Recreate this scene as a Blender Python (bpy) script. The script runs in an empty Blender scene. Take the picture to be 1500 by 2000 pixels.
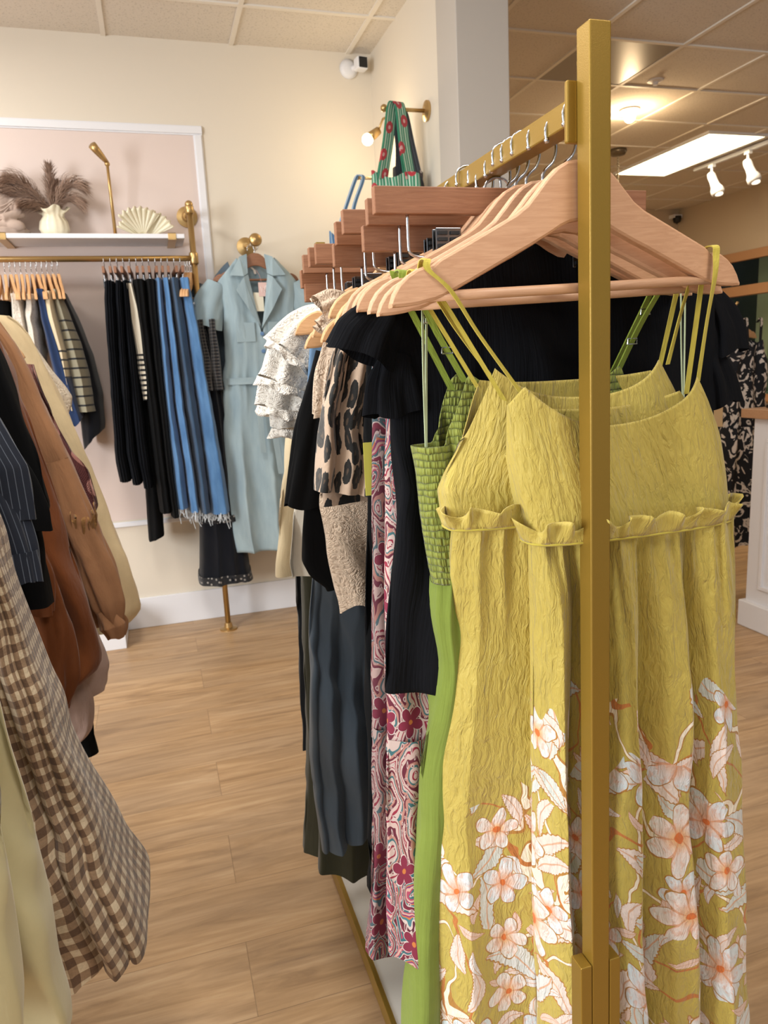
import bpy, math, random
import numpy as np
from math import pi, sin, cos
rnd = random.Random(7)
scene = bpy.context.scene
COL = scene.collection

# ---------------------------------------------------------------- camera
CF, CP, CYAW, CROLL, CH = 1434.0, .1979, .2916, -.04866, 1.45
_cp, _sp, _cy, _sy, _cr, _sr = cos(CP), sin(CP), cos(CYAW), sin(CYAW), cos(CROLL), sin(CROLL)
FWD = np.array([_sy*_cp, _cy*_cp, -_sp]); _r = np.array([_cy, -_sy, 0.]); _u = np.cross(_r, FWD)
CR, CU = _cr*_r+_sr*_u, -_sr*_r+_cr*_u
CC = np.array([0, 0, CH])
cam = bpy.data.cameras.new('camera'); camo = bpy.data.objects.new('camera', cam); COL.objects.link(camo)
from mathutils import Matrix, Vector
M = Matrix.Identity(4)
for i in range(3):
    M[i][0] = CR[i]; M[i][1] = CU[i]; M[i][2] = -FWD[i]; M[i][3] = CC[i]
camo.matrix_world = M
cam.sensor_fit = 'HORIZONTAL'; cam.sensor_width = 36; cam.lens = 36*CF/1500
cam.clip_start = .02
cam.dof.use_dof = True; cam.dof.focus_distance = .92; cam.dof.aperture_fstop = 18
scene.camera = camo

def at(px, py, axis, val):
    """point where the line of sight of a photo point meets the plane axis=val"""
    d = FWD + (px-750)/CF*CR - (py-1000)/CF*CU
    i = 'XYZ'.index(axis)
    return CC + d*(val-CC[i])/d[i]

# ---------------------------------------------------------------- world, lights, exposure
vs = scene.view_settings
vs.view_transform = 'Standard'; vs.look = 'None'; vs.exposure = 0.0; vs.gamma = 1.0; vs.use_curve_mapping = False
w = bpy.data.worlds.new('world'); scene.world = w; w.use_nodes = True
bg = w.node_tree.nodes['Background']; bg.inputs[0].default_value = (.90, .95, 1.0, 1); bg.inputs[1].default_value = .35
scene.cycles.use_denoising = True
scene.cycles.max_bounces = 7; scene.cycles.diffuse_bounces = 4; scene.cycles.glossy_bounces = 3
scene.cycles.sample_clamp_indirect = 4.0

def area(name, loc, target, sx, sy, power, color, spread=None):
    l = bpy.data.lights.new(name, 'AREA'); l.shape = 'RECTANGLE'; l.size = sx; l.size_y = sy
    l.energy = power; l.color = color
    if spread: l.spread = spread
    o = bpy.data.objects.new(name, l); COL.objects.link(o); o.location = loc
    o.rotation_euler = (Vector(target)-Vector(loc)).to_track_quat('-Z', 'Y').to_euler()
    return o
def point(name, loc, power, color, r=.03):
    l = bpy.data.lights.new(name, 'POINT'); l.energy = power; l.color = color; l.shadow_soft_size = r
    o = bpy.data.objects.new(name, l); COL.objects.link(o); o.location = loc
    return o
area('storefront_daylight', (-1.2, -2.9, 1.7), (-.4, 1.5, 1.2), 3.2, 2.3, 18, (.96, .98, 1.0))
area('side_window_daylight', (-3.1, .2, 1.75), (.4, 1.1, 1.0), 1.5, 1.7, 185, (.93, .97, 1.0))
PANELS = [(-.25, 1.2), (-1.45, 3.1), (.98, -.6)]
FLU = [(4.75, 5.97)]

# ---------------------------------------------------------------- helpers
def tag(o, label=None, cat=None, group=None, kind=None):
    if label: o['label'] = label
    if cat: o['category'] = cat
    if group: o['group'] = group
    if kind: o['kind'] = kind
    return o
def thing(name, label, cat, loc=(0, 0, 0), group=None):
    o = bpy.data.objects.new(name, None); COL.objects.link(o); o.location = loc; o.empty_display_size = .05
    return tag(o, label, cat, group)
def mk(name, V, F, mat, parent=None, uv=None, smooth=True, origin=None):
    V = np.asarray(V, float)
    if parent is not None:
        p = parent; off = np.zeros(3)
        while p is not None: off += np.array(p.location); p = p.parent
        loc = (0, 0, 0)
    else:
        off = np.array(origin) if origin is not None else np.array([V[:, 0].mean(), V[:, 1].mean(), V[:, 2].min()])
        loc = off
    me = bpy.data.meshes.new(name); me.from_pydata((V-off).tolist(), [], F)
    if uv is not None:
        l = me.uv_layers.new(name='UVMap'); flat = np.asarray(uv, float)
        idx = np.empty(len(me.loops), int); me.loops.foreach_get('vertex_index', idx)
        if flat.ndim == 2 and len(flat) == len(V): flat = flat[idx]
        l.data.foreach_set('uv', flat.ravel())
    if smooth: me.polygons.foreach_set('use_smooth', [True]*len(me.polygons))
    if mat is not None: me.materials.append(mat)
    me.update()
    o = bpy.data.objects.new(name, me); COL.objects.link(o); o.location = loc
    if parent is not None: o.parent = parent
    return o
class MB:
    def __init__(s): s.V = []; s.F = []
    def add(s, V, F):
        n = len(s.V); s.V += [tuple(v) for v in V]; s.F += [tuple(i+n for i in f) for f in F]; return s
    def box(s, a, b, R=None):
        (x0, y0, z0), (x1, y1, z1) = a, b
        V = [(x0,y0,z0),(x1,y0,z0),(x1,y1,z0),(x0,y1,z0),(x0,y0,z1),(x1,y0,z1),(x1,y1,z1),(x0,y1,z1)]
        if R is not None: V = [R(v) for v in V]
        return s.add(V, [(0,3,2,1),(4,5,6,7),(0,1,5,4),(1,2,6,5),(2,3,7,6),(3,0,4,7)])
    def tube(s, pts, r, n=10, cap=True, flat=1.0):
        V, F = tube_vf(pts, r, n, cap, flat); return s.add(V, F)
    def ball(s, c, r, n=10, sc=(1, 1, 1)):
        V = []; F = []
        for i in range(n+1):
            a = pi*i/n
            for j in range(2*n):
                b = pi*j/n; V.append((c[0]+r*sc[0]*sin(a)*cos(b), c[1]+r*sc[1]*sin(a)*sin(b), c[2]+r*sc[2]*cos(a)))
        for i in range(n):
            for j in range(2*n):
                k = (j+1) % (2*n); F.append((i*2*n+j, (i+1)*2*n+j, (i+1)*2*n+k, i*2*n+k))
        return s.add(V, F)
    def lathe(s, c, prof, n=24, axis='Z'):
        V = []; F = []
        for r, h in prof:
            for j in range(n):
                a = 2*pi*j/n
                if axis == 'Z': V.append((c[0]+r*cos(a), c[1]+r*sin(a), c[2]+h))
                elif axis == 'Y': V.append((c[0]+r*cos(a), c[1]+h, c[2]+r*sin(a)))
                else: V.append((c[0]+h, c[1]+r*cos(a), c[2]+r*sin(a)))
        for i in range(len(prof)-1):
            for j in range(n):
                k = (j+1) % n; F.append((i*n+j, i*n+k, (i+1)*n+k, (i+1)*n+j))
        if prof[0][0] > 1e-5: F.append(tuple(range(n))[::-1])
        if prof[-1][0] > 1e-5: F.append(tuple((len(prof)-1)*n+j for j in range(n)))
        return s.add(V, F)
    def build(s, name, mat, parent=None, smooth=False, bevel=0, origin=None):
        o = mk(name, s.V, s.F, mat, parent, smooth=smooth, origin=origin)
        if bevel:
            m = o.modifiers.new('bevel', 'BEVEL'); m.width = bevel; m.segments = 2; m.limit_method = 'ANGLE'
        return o
def tube_vf(pts, r, n=10, cap=True, flat=1.0):
    P = np.array(pts, float); k = len(P)
    R = np.full(k, r) if np.isscalar(r) else np.array(r, float)
    T = np.gradient(P, axis=0); T /= np.linalg.norm(T, axis=1)[:, None]+1e-12
    ref = np.array([0, 1., 0]) if abs(T[0][1]) < .9 else np.array([1., 0, 0])
    V = []; F = []; N = np.cross(T[0], ref); N /= np.linalg.norm(N)
    for i in range(k):
        N = N-T[i]*(N@T[i]); N /= np.linalg.norm(N)+1e-12
        B = np.cross(T[i], N)
        for j in range(n):
            a = 2*pi*j/n; V.append(P[i]+R[i]*(cos(a)*N+flat*sin(a)*B))
    for i in range(k-1):
        for j in range(n):
            m = (j+1) % n; F.append((i*n+j, i*n+m, (i+1)*n+m, (i+1)*n+j))
    if cap: F.append(tuple(range(n))[::-1]); F.append(tuple((k-1)*n+j for j in range(n)))
    return V, F
def ribbon(name, pts, wdir, width, mat, parent, th=.0012):
    P = np.array(pts, float); k = len(P); Wd = np.array(wdir, float)
    if Wd.ndim == 1: Wd = np.tile(Wd, (k, 1))
    Wd = Wd/np.linalg.norm(Wd, axis=1)[:, None]
    W_ = np.full(k, width) if np.isscalar(width) else np.array(width)
    T = np.gradient(P, axis=0); T /= np.linalg.norm(T, axis=1)[:, None]+1e-12
    N = np.cross(T, Wd); N /= np.linalg.norm(N, axis=1)[:, None]+1e-12
    V = []; U = []
    L = np.concatenate([[0], np.cumsum(np.linalg.norm(np.diff(P, axis=0), axis=1))])
    for i in range(k):
        for a, b in ((-1, -1), (1, -1), (1, 1), (-1, 1)):
            V.append(P[i]+Wd[i]*W_[i]/2*a+N[i]*th/2*b); U.append((a*W_[i]/2, L[i]))
    F = []
    for i in range(k-1):
        for j in range(4):
            m = (j+1) % 4; F.append((i*4+j, i*4+m, (i+1)*4+m, (i+1)*4+j))
    F += [(3, 2, 1, 0), (4*k-4, 4*k-3, 4*k-2, 4*k-1)]
    return mk(name, V, F, mat, parent, uv=U, smooth=False)
def smooth_path(pts, n=24):
    P = np.array(pts, float); k = len(P); out = []
    Q = np.vstack([2*P[0]-P[1], P, 2*P[-1]-P[-2]])
    for i in range(k-1):
        a, b, c, d = Q[i:i+4]
        for t in np.linspace(0, 1, max(2, n//(k-1)), endpoint=False):
            out.append(.5*((2*b)+(-a+c)*t+(2*a-5*b+4*c-d)*t*t+(-a+3*b-3*c+d)*t**3))
    out.append(P[-1]); return np.array(out)
def dup(root, loc, rotz=0, **kw):
    r = root.copy(); COL.objects.link(r); r.location = loc; r.rotation_euler = (0, 0, rotz)
    for k, v in kw.items(): r[k] = v
    for ch in list(root.children):
        c = ch.copy(); COL.objects.link(c); c.parent = r
        for g in list(ch.children):
            d = g.copy(); COL.objects.link(d); d.parent = c
    return r

# ---------------------------------------------------------------- materials
def lin(h):
    if isinstance(h, str):
        h = h.lstrip('#'); c = [int(h[i:i+2], 16)/255 for i in (0, 2, 4)]
    else: c = list(h)
    return tuple((x/12.92 if x <= .04045 else ((x+.055)/1.055)**2.4) for x in c)+(1,)
class G:
    """small node-graph writer"""
    def __init__(s, name):
        s.m = bpy.data.materials.new(name); s.m.use_nodes = True; s.nt = s.m.node_tree
        s.p = s.nt.nodes['Principled BSDF']; s._uv = None
    def n(s, t, props=None, **inp):
        nd = s.nt.nodes.new(t)
        for k, v in (props or {}).items(): setattr(nd, k, v)
        for k, v in inp.items():
            i = nd.inputs[int(k[1:])] if k[0] == 'i' and k[1:].isdigit() else nd.inputs[k.replace('_', ' ')]
            s.set(i, v)
        return nd
    def set(s, i, v):
        if isinstance(v, bpy.types.NodeSocket): s.nt.links.new(v, i)
        elif isinstance(v, str): i.default_value = lin(v)
        else: i.default_value = v
    def m_(s, op, a, b=0., c=0.):
        return s.n('ShaderNodeMath', {'operation': op}, i0=a, i1=b, i2=c).outputs[0]
    def coord(s, what='UV'):
        return s.n('ShaderNodeTexCoord').outputs[what]
    def map(s, v, sc=(1, 1, 1), loc=(0, 0, 0), rot=(0, 0, 0)):
        return s.n('ShaderNodeMapping', None, Vector=v, Scale=sc, Location=loc, Rotation=rot).outputs[0]
    def noise(s, v, scale=5., detail=3., rough=.5, dist=0., out='Fac', dim='3D'):
        return s.n('ShaderNodeTexNoise', {'noise_dimensions': dim}, Vector=v, Scale=scale, Detail=detail, Roughness=rough, Distortion=dist).outputs[out]
    def vor(s, v, scale=5., rand=1., feature='F1', dim='2D'):
        return s.n('ShaderNodeTexVoronoi', {'voronoi_dimensions': dim, 'feature': feature}, Vector=v, Scale=scale, Randomness=rand)
    def mix(s, f, a, b, mode='MIX'):
        nd = s.n('ShaderNodeMix', {'data_type': 'RGBA', 'blend_type': mode})
        s.set(nd.inputs[0], f); s.set(nd.inputs[6], a); s.set(nd.inputs[7], b); return nd.outputs[2]
    def ramp(s, f, stops, interp='LINEAR'):
        nd = s.n('ShaderNodeValToRGB', None, Fac=f); cr = nd.color_ramp; cr.interpolation = interp
        while len(cr.elements) > 1: cr.elements.remove(cr.elements[0])
        cr.elements[0].position = stops[0][0]; cr.elements[0].color = lin(stops[0][1]) if isinstance(stops[0][1], str) else (stops[0][1],)*3+(1,)
        for p, c in stops[1:]:
            e = cr.elements.new(p); e.color = lin(c) if isinstance(c, str) else (c,)*3+(1,)
        return nd.outputs[0]
    def bump(s, h, strength=.5, dist=.01, normal=None):
        nd = s.n('ShaderNodeBump', None, Height=h, Strength=strength, Distance=dist)
        if normal is not None: s.set(nd.inputs['Normal'], normal)
        return nd.outputs[0]
    def xyz(s, v): return s.n('ShaderNodeSeparateXYZ', None, Vector=v).outputs
    def vec(s, x, y, z=0.): return s.n('ShaderNodeCombineXYZ', None, X=x, Y=y, Z=z).outputs[0]
    def out(s, color=None, rough=None, metal=None, normal=None, sheen=None, **kw):
        if color is not None: s.set(s.p.inputs['Base Color'], color)
        if rough is not None: s.set(s.p.inputs['Roughness'], rough)
        if metal is not None: s.set(s.p.inputs['Metallic'], metal)
        if normal is not None: s.set(s.p.inputs['Normal'], normal)
        if sheen: s.p.inputs['Sheen Weight'].default_value = sheen; s.p.inputs['Sheen Roughness'].default_value = .5
        for k, v in kw.items(): s.set(s.p.inputs[k.replace('_', ' ')], v)
        return s.m
def plain(name, col, rough=.6, metal=0., noise=.0, nscale=60., bump=0.):
    g = G(name); c = g.coord('Object')
    color = col; nrm = None
    if noise:
        f = g.noise(c, nscale, 4); color = g.mix(g.m_('MULTIPLY', f, noise), col, '#000000')
        color = g.mix(noise, col, g.mix(f, '#000000', col))
    if bump: nrm = g.bump(g.noise(c, nscale, 3), bump, .002)
    return g.out(color, rough, metal, nrm)
def wood(name, c1, c2, along='X', scale=1., rough=.45):
    g = G(name); o = g.coord('Object'); r = g.n('ShaderNodeObjectInfo').outputs['Random']
    v = g.n('ShaderNodeVectorMath', {'operation': 'ADD'}, i0=o, i1=g.vec(g.m_('MULTIPLY', r, 3.), g.m_('MULTIPLY', r, 7.), g.m_('MULTIPLY', r, 5.))).outputs[0]
    sc = {'X': (9, 150, 150), 'Z': (150, 150, 9), 'Y': (150, 9, 150)}[along]
    v = g.map(v, tuple(x*scale for x in sc)); f = g.noise(v, 1.5, 5, .65, 1.2)
    f2 = g.noise(v, 6, 2, .5)
    col = g.mix(g.ramp(f, [(.3, 0.), (.7, 1.)]), c1, c2)
    col = g.mix(g.m_('MULTIPLY', g.ramp(f2, [(.5, 0.), (.8, 1.)]), .25), col, c2)
    col = g.mix(g.m_('MULTIPLY', r, .22), col, '#ffdcb0', 'MULTIPLY')
    return g.out(col, rough, normal=g.bump(f, .12, .002))
def fabric(name, col, rough=.9, wr=(60, 14, .35), sheen=.15, weave=0., var=.12, fine=None):
    """plain cloth with small creases; UVs are in metres"""
    g = G(name); uv = g.coord('UV')
    v = g.map(uv, (wr[0], wr[1], 1)); f = g.noise(v, 1., 4, .55, .4)
    nrm = g.bump(f, wr[2], .006)
    if weave:
        q = g.xyz(uv); a = g.m_('SINE', g.m_('MULTIPLY', q[0], weave)); b = g.m_('SINE', g.m_('MULTIPLY', q[1], weave))
        nrm = g.bump(g.m_('MULTIPLY', a, b), .25, .0008, nrm)
    if fine:
        nrm = g.bump(g.noise(g.map(uv, fine), 1., 2, .5), .3, .002, nrm)
    c = col
    if var:
        k = g.noise(g.map(uv, (25, 25, 1)), 1., 5, .6)
        c = g.mix(g.m_('MULTIPLY', g.m_('SUBTRACT', 1., k), var*2), col, '#000000')
    return g.out(c, rough, normal=nrm, sheen=sheen, Specular_IOR_Level=.2)

wood_beech = wood('beech_wood', '#d0a888', '#bd9373')
wood_light = wood('light_wood', '#dcb285', '#c59768')
wood_walnut = wood('reddish_wood', '#9a6e52', '#80553b')
wood_pine = wood('pine_trim', '#c39a76', '#a87d5a')
gold_satin = plain('satin_gold_paint', '#93752e', .36, .5, .05, 900, .08)
gold_brass = plain('polished_brass', '#c0a06c', .34, .85)
chrome = plain('chrome_wire', '#c9cbd0', .18, 1.0)
black_plastic = plain('black_rubber', '#15171a', .5)
white_paint = plain('white_paint', '#e6e6ea', .5)
metal_clip = plain('clip_steel', '#75777a', .25, 1.0)

def wallmat(name, col, rough=.85):
    g = G(name); c = g.coord('Object')
    return g.out(col, rough, normal=g.bump(g.noise(c, 180, 3), .08, .002))
wall_cream = wallmat('cream_wall_paint', '#ded4c4')
wall_pink = wallmat('blush_wall_paint', '#dccbc3')
wall_white = wallmat('column_paint', '#bdb5ab')
wall_tan = wallmat('back_room_paint', '#c9b8a0')
def floor_mat():
    g = G('oak_plank_floor'); o = g.coord('Object')
    br = g.n('ShaderNodeTexBrick', {'offset': .37, 'offset_frequency': 2}, Vector=g.map(o, loc=(.37, .005, 0)), Color1=(0, 0, 0, 1), Color2=(1, 1, 1, 1), Mortar=(.5, .5, .5, 1), Scale=1.)
    for k, v in {'Mortar Size': .0012, 'Mortar Smooth': .3, 'Bias': 0., 'Brick Width': 1.25, 'Row Height': .236}.items(): br.inputs[k].default_value = v
    pid = br.outputs['Color']; px = g.xyz(pid)[0]
    v = g.n('ShaderNodeVectorMath', {'operation': 'ADD'}, i0=g.map(o, (1.6, 15, 1)), i1=g.vec(g.m_('MULTIPLY', px, 9.), g.m_('MULTIPLY', px, 31.), 0.)).outputs[0]
    f = g.noise(v, 1.3, 6, .62, 1.1); f2 = g.noise(g.map(o, (6, 110, 1)), 1., 3, .6)
    f3 = g.noise(g.map(v, (.5, .35, 1)), 1., 2, .5)
    col = g.ramp(f, [(.28, '#87684a'), (.44, '#b08d65'), (.58, '#c4a077'), (.74, '#d2b38b')])
    col = g.mix(g.m_('MULTIPLY', g.ramp(f2, [(.45, 0.), (.7, 1.)]), .22), col, '#8a6a4a')
    col = g.mix(g.m_('MULTIPLY', g.ramp(f3, [(.4, 0.), (.6, 1.)]), .25), col, '#9d8a76')
    col = g.mix(g.m_('MULTIPLY', px, .22), col, '#8f7254')
    col = g.mix(g.m_('MULTIPLY', br.outputs['Fac'], .5), col, '#5a432e')
    return g.out(col, .42, normal=g.bump(g.m_('SUBTRACT', f2, br.outputs['Fac']), .12, .003))
def tile_mat():
    g = G('speckled_ceiling_tile'); o = g.coord('Object')
    a = g.noise(o, 85, 3, .7); f = g.ramp(a, [(.57, 0.), (.63, 1.)])
    b = g.vor(o, 38, 1., dim='3D').outputs['Distance']; h = g.ramp(b, [(.10, 1.), (.2, 0.)])
    k = g.m_('MAXIMUM', f, h)
    return g.out(g.mix(g.m_('MULTIPLY', k, .28), '#d9d0c4', '#7c7268'), .95, normal=g.bump(g.m_('SUBTRACT', 1., k), .35, .004))
M_FLOOR, M_TILE = floor_mat(), tile_mat()
def emis(name, col, s):
    g = G(name); g.out(col, .5); g.p.inputs['Emission Color'].default_value = lin(col); g.p.inputs['Emission Strength'].default_value = s; return g.m

# ---- prints (UV in metres)
def gingham():
    g = G('brown_gingham_cotton'); uv = g.coord('UV'); wv = g.noise(g.map(uv, (14, 9, 1)), 1., 2, .5)
    q = g.xyz(uv); P = 35.
    x = g.m_('ADD', g.m_('MULTIPLY', q[0], P), g.m_('MULTIPLY', wv, .5)); y = g.m_('ADD', g.m_('MULTIPLY', q[1], P), g.m_('MULTIPLY', wv, .6))
    a = g.m_('GREATER_THAN', g.m_('FRACT', x), .5); b = g.m_('GREATER_THAN', g.m_('FRACT', y), .5)
    s = g.m_('MULTIPLY', g.m_('ADD', a, b), .5)
    col = g.ramp(s, [(0., '#cdb99b'), (.5, '#94785c'), (1., '#614732')], 'CONSTANT')
    col = g.mix(1., col, g.ramp(g.noise(g.map(uv, (240, 240, 1)), 1., 2), [(.2, .72), (.8, 1.)]), 'MULTIPLY')
    nd = g.noise(g.map(uv, (50, 90, 1)), 1., 4, .6)
    return g.out(col, .9, normal=g.bump(nd, .45, .005), sheen=.2)
def leopard():
    g = G('leopard_knit'); uv = g.map(g.coord('UV'), (56, 24, 1))
    d = g.n('ShaderNodeVectorMath', {'operation': 'ADD'}, i0=uv, i1=g.n('ShaderNodeVectorMath', {'operation': 'SCALE'}, i0=g.noise(uv, 1.4, 3, .6, out='Color'), Scale=.7).outputs[0]).outputs[0]
    v = g.vor(d, 1., .8).outputs['Distance']; k = g.m_('LESS_THAN', v, .43)
    inner = g.m_('LESS_THAN', v, .11)
    c = g.mix(k, '#b29a84', '#0d0c0a'); c = g.mix(g.m_('MULTIPLY', inner, .6), c, '#5a4634')
    return g.out(c, .95, normal=g.bump(g.noise(g.map(g.coord('UV'), (90, 90, 1)), 1., 4), .4, .004), sheen=.3)
def paisley(dark=0.):
    g = G('paisley_print'); uv = g.map(g.coord('UV'), (21, 12, 1))
    wv = g.n('ShaderNodeVectorMath', {'operation': 'SCALE'}, i0=g.noise(uv, .9, 2, .5, out='Color'), Scale=1.3).outputs[0]
    d = g.n('ShaderNodeVectorMath', {'operation': 'ADD'}, i0=uv, i1=wv).outputs[0]
    v = g.vor(d, 1., .9); dist = v.outputs['Distance']
    ring = g.m_('FRACT', g.m_('MULTIPLY', dist, 3.1))
    c1 = g.ramp(ring, [(0., '#7c1c36'), (.16, '#e6d3cb'), (.22, '#2f7178'), (.38, '#b94a66'), (.48, '#e2b8a8'), (.6, '#8d3c72'), (.7, '#d98048'), (.78, '#3f8890'), (.88, '#e4d0c8'), (.94, '#56162a')], 'CONSTANT')
    c2 = g.ramp(ring, [(0., '#e0c4ba'), (.2, '#a02842'), (.3, '#dfc9c0'), (.5, '#37777c'), (.62, '#c99283'), (.8, '#6a1d33')], 'CONSTANT')
    c = g.mix(g.m_('GREATER_THAN', g.xyz(v.outputs['Color'])[0], .5), c1, c2)
    v2 = g.vor(d, 5.5, .6).outputs['Distance']
    c = g.mix(g.m_('MULTIPLY', g.m_('LESS_THAN', v2, .2), .8), c, '#ead9d0')
    c = g.mix(g.m_('MULTIPLY', g.m_('LESS_THAN', v2, .1), .9), c, '#7a1f38')
    fl = g.vor(g.map(g.coord('UV'), (20, 17, 1)), 1., .5)
    m = petal(g, g.map(g.coord('UV'), (20, 17, 1)), fl, .42, 5)
    c = g.mix(m[2], c, '#f0e6df'); c = g.mix(m[0], c, '#8a2340'); c = g.mix(m[1], c, '#d9823c')
    c = g.mix(dark, c, '#3a1420')
    return g.out(c, .85, normal=g.bump(g.noise(g.map(g.coord('UV'), (70, 18, 1)), 1., 3), .2, .004))
def petal(g, uv, fl, R, npet, th=.55):
    """petalled flower mask round each cell centre -> (petals, centre, outline, radius, random)"""
    loc = g.n('ShaderNodeVectorMath', {'operation': 'SUBTRACT'}, i0=uv, i1=fl.outputs['Position']).outputs[0]
    q = g.xyz(loc); rn = g.xyz(fl.outputs['Color'])
    ang = g.m_('ADD', g.m_('ARCTAN2', q[1], q[0]), g.m_('MULTIPLY', rn[0], 6.28))
    r = g.n('ShaderNodeVectorMath', {'operation': 'LENGTH'}, i0=loc).outputs['Value']
    r = g.m_('ADD', r, g.m_('MULTIPLY', g.m_('SUBTRACT', g.noise(uv, 5., 2), .5), .09))
    pr = g.m_('ABSOLUTE', g.m_('COSINE', g.m_('MULTIPLY', ang, npet/2.)))
    pr = g.m_('POWER', pr, .8)
    Rr = g.m_('MULTIPLY', g.m_('MULTIPLY_ADD', pr, 1-th+.12, th-.12), R)
    on = g.m_('LESS_THAN', rn[1], .32)
    m = g.m_('MULTIPLY', g.m_('LESS_THAN', r, Rr), on)
    o = g.m_('MULTIPLY', g.m_('LESS_THAN', r, g.m_('ADD', Rr, .022)), on)
    c = g.m_('MULTIPLY', g.m_('LESS_THAN', r, R*.15), on)
    return m, c, o, g.m_('DIVIDE', r, R), rn, pr
def leaf(g, uv, cell, L, W, thr):
    loc = g.n('ShaderNodeVectorMath', {'operation': 'SUBTRACT'}, i0=uv, i1=cell.outputs['Position']).outputs[0]
    rn = g.xyz(cell.outputs['Color'])
    rot = g.n('ShaderNodeVectorRotate', {'rotation_type': 'Z_AXIS'}, Vector=loc, Angle=g.m_('MULTIPLY', rn[0], 6.28)).outputs[0]
    q = g.xyz(rot); t = g.m_('DIVIDE', q[0], L); bow = g.m_('MULTIPLY', g.m_('MULTIPLY', t, t), W*.8)
    prof = g.m_('MULTIPLY', g.m_('SUBTRACT', 1., g.m_('MULTIPLY', t, t)), W)
    prof = g.m_('ADD', prof, g.m_('MULTIPLY', g.m_('SINE', g.m_('MULTIPLY', q[0], 90.)), .008))
    yy = g.m_('ABSOLUTE', g.m_('SUBTRACT', q[1], bow))
    on = g.m_('LESS_THAN', rn[1], thr)
    m = g.m_('MULTIPLY', g.m_('LESS_THAN', yy, prof), on)
    o = g.m_('MULTIPLY', g.m_('LESS_THAN', yy, g.m_('ADD', prof, .018)), on)
    vein = g.m_('MULTIPLY', m, g.m_('LESS_THAN', yy, .012))
    return m, o, vein, rn
def crinkle(g, uv):
    a = g.noise(g.map(uv, (170, 42, 1), rot=(0, 0, .15)), 1., 3, .55, .9)
    b = g.noise(g.map(uv, (45, 13, 1), rot=(0, 0, .2)), 1., 2, .5, .5)
    return g.bump(a, .8, .005, g.bump(b, .55, .011))
def floral(top):
    """mustard crinkle with pale flowers and leaves below height `top` on the cloth"""
    g = G('floral_mustard_crinkle'); uv = g.coord('UV'); q = g.xyz(uv)
    base = g.mix(g.m_('MULTIPLY', g.noise(g.map(uv, (120, 40, 1)), 1., 4), .3), '#b8a44a', '#9d8630')
    fray = g.m_('ADD', q[1], g.m_('MULTIPLY', g.noise(g.map(uv, (9, 5, 1)), 1., 2), .34))
    uv0 = uv
    wob = g.n('ShaderNodeVectorMath', {'operation': 'SCALE'}, i0=g.noise(uv, 16., 2, .5, out='Color'), Scale=.028).outputs[0]
    uv = g.n('ShaderNodeVectorMath', {'operation': 'ADD'}, i0=uv, i1=wob).outputs[0]
    zone = g.m_('LESS_THAN', fray, top); zone2 = g.m_('LESS_THAN', fray, top-.12)
    out_c = '#a8752c'
    # stems: thin winding lines
    nz = g.noise(g.map(uv, (8.5, 4.2, 1), rot=(0, 0, .5)), 1., 1.5, .5, .6)
    dz = g.m_('ABSOLUTE', g.m_('SUBTRACT', nz, .5))
    c = g.mix(g.m_('MULTIPLY', g.m_('LESS_THAN', dz, .013), zone), base, out_c)
    c = g.mix(g.m_('MULTIPLY', g.m_('LESS_THAN', dz, .0085), zone), c, '#eadfca')
    dz2 = g.m_('ABSOLUTE', g.m_('SUBTRACT', g.noise(g.map(uv, (6, 6, 1), (3, 1, 0)), 1., 1.5, .5, .4), .47))
    c = g.mix(g.m_('MULTIPLY', g.m_('LESS_THAN', dz2, .006), zone), c, '#b86f2e')
    for sc, L, W, thr, z, loc, cols in (((11, 9), .48, .13, .8, zone, (5.3, 1.2, 0), ('#d8cec6', '#c2d0cc')), ((15, 13), .46, .15, .75, zone, (1.3, 4.2, 0), ('#c2d2cf', '#dfd2cb')), ((21, 19), .44, .13, .6, zone2, (7, 3, 0), ('#d9bfb2', '#d6dadc')), ((9.5, 9), .45, .17, .55, zone2, (2, 8, 0), ('#e0d8d2', '#ccd8d9'))):
        u2 = g.map(uv, sc+(1,), loc); cell = g.vor(u2, 1., .75); m, o, vn, rn = leaf(g, u2, cell, L, W, thr)
        k = g.mix(g.m_('GREATER_THAN', rn[2], .5), cols[0], cols[1]); k = g.mix(vn, k, '#c89b7c')
        k = g.mix(g.m_('MULTIPLY', g.noise(g.map(uv, (60, 60, 1)), 1., 3), .4), k, '#e0b79c')
        c = g.mix(g.m_('MULTIPLY', o, z), c, out_c); c = g.mix(g.m_('MULTIPLY', m, z), c, k)
    for sc, R, npt, z, loc in (((12.5, 11), .40, 5, zone, (.4, .2, 0)), ((9.2, 8.4), .44, 6, zone2, (.85, .35, 0))):
        u2 = g.map(uv, sc+(1,), loc); fl = g.vor(u2, 1., .55); m, ce, o, r, rn, pr = petal(g, u2, fl, R, npt)
        k = g.ramp(r, [(.0, '#cf7a34'), (.2, '#dfb184'), (.45, '#e3d0c6'), (.8, '#dfdcd8')])
        k2 = g.ramp(r, [(.0, '#c8743c'), (.28, '#d9b8a4'), (.6, '#dadadc'), (.9, '#ccd8dc')])
        k = g.mix(g.m_('GREATER_THAN', rn[2], .5), k, k2)
        k = g.mix(g.m_('MULTIPLY', g.ramp(g.noise(g.map(uv, (150, 90, 1)), 1., 3, .6), [(.5, 0.), (.62, 1.)]), .5), k, '#d79a78')
        k = g.mix(g.m_('MULTIPLY', g.m_('LESS_THAN', pr, .38), .7), k, '#cf8a5c')
        c = g.mix(g.m_('MULTIPLY', o, z), c, out_c); c = g.mix(g.m_('MULTIPLY', m, z), c, k)
        c = g.mix(g.m_('MULTIPLY', ce, z), c, '#cf6a26')
    return g.out(c, .62, normal=crinkle(g, uv), sheen=.25)
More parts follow.
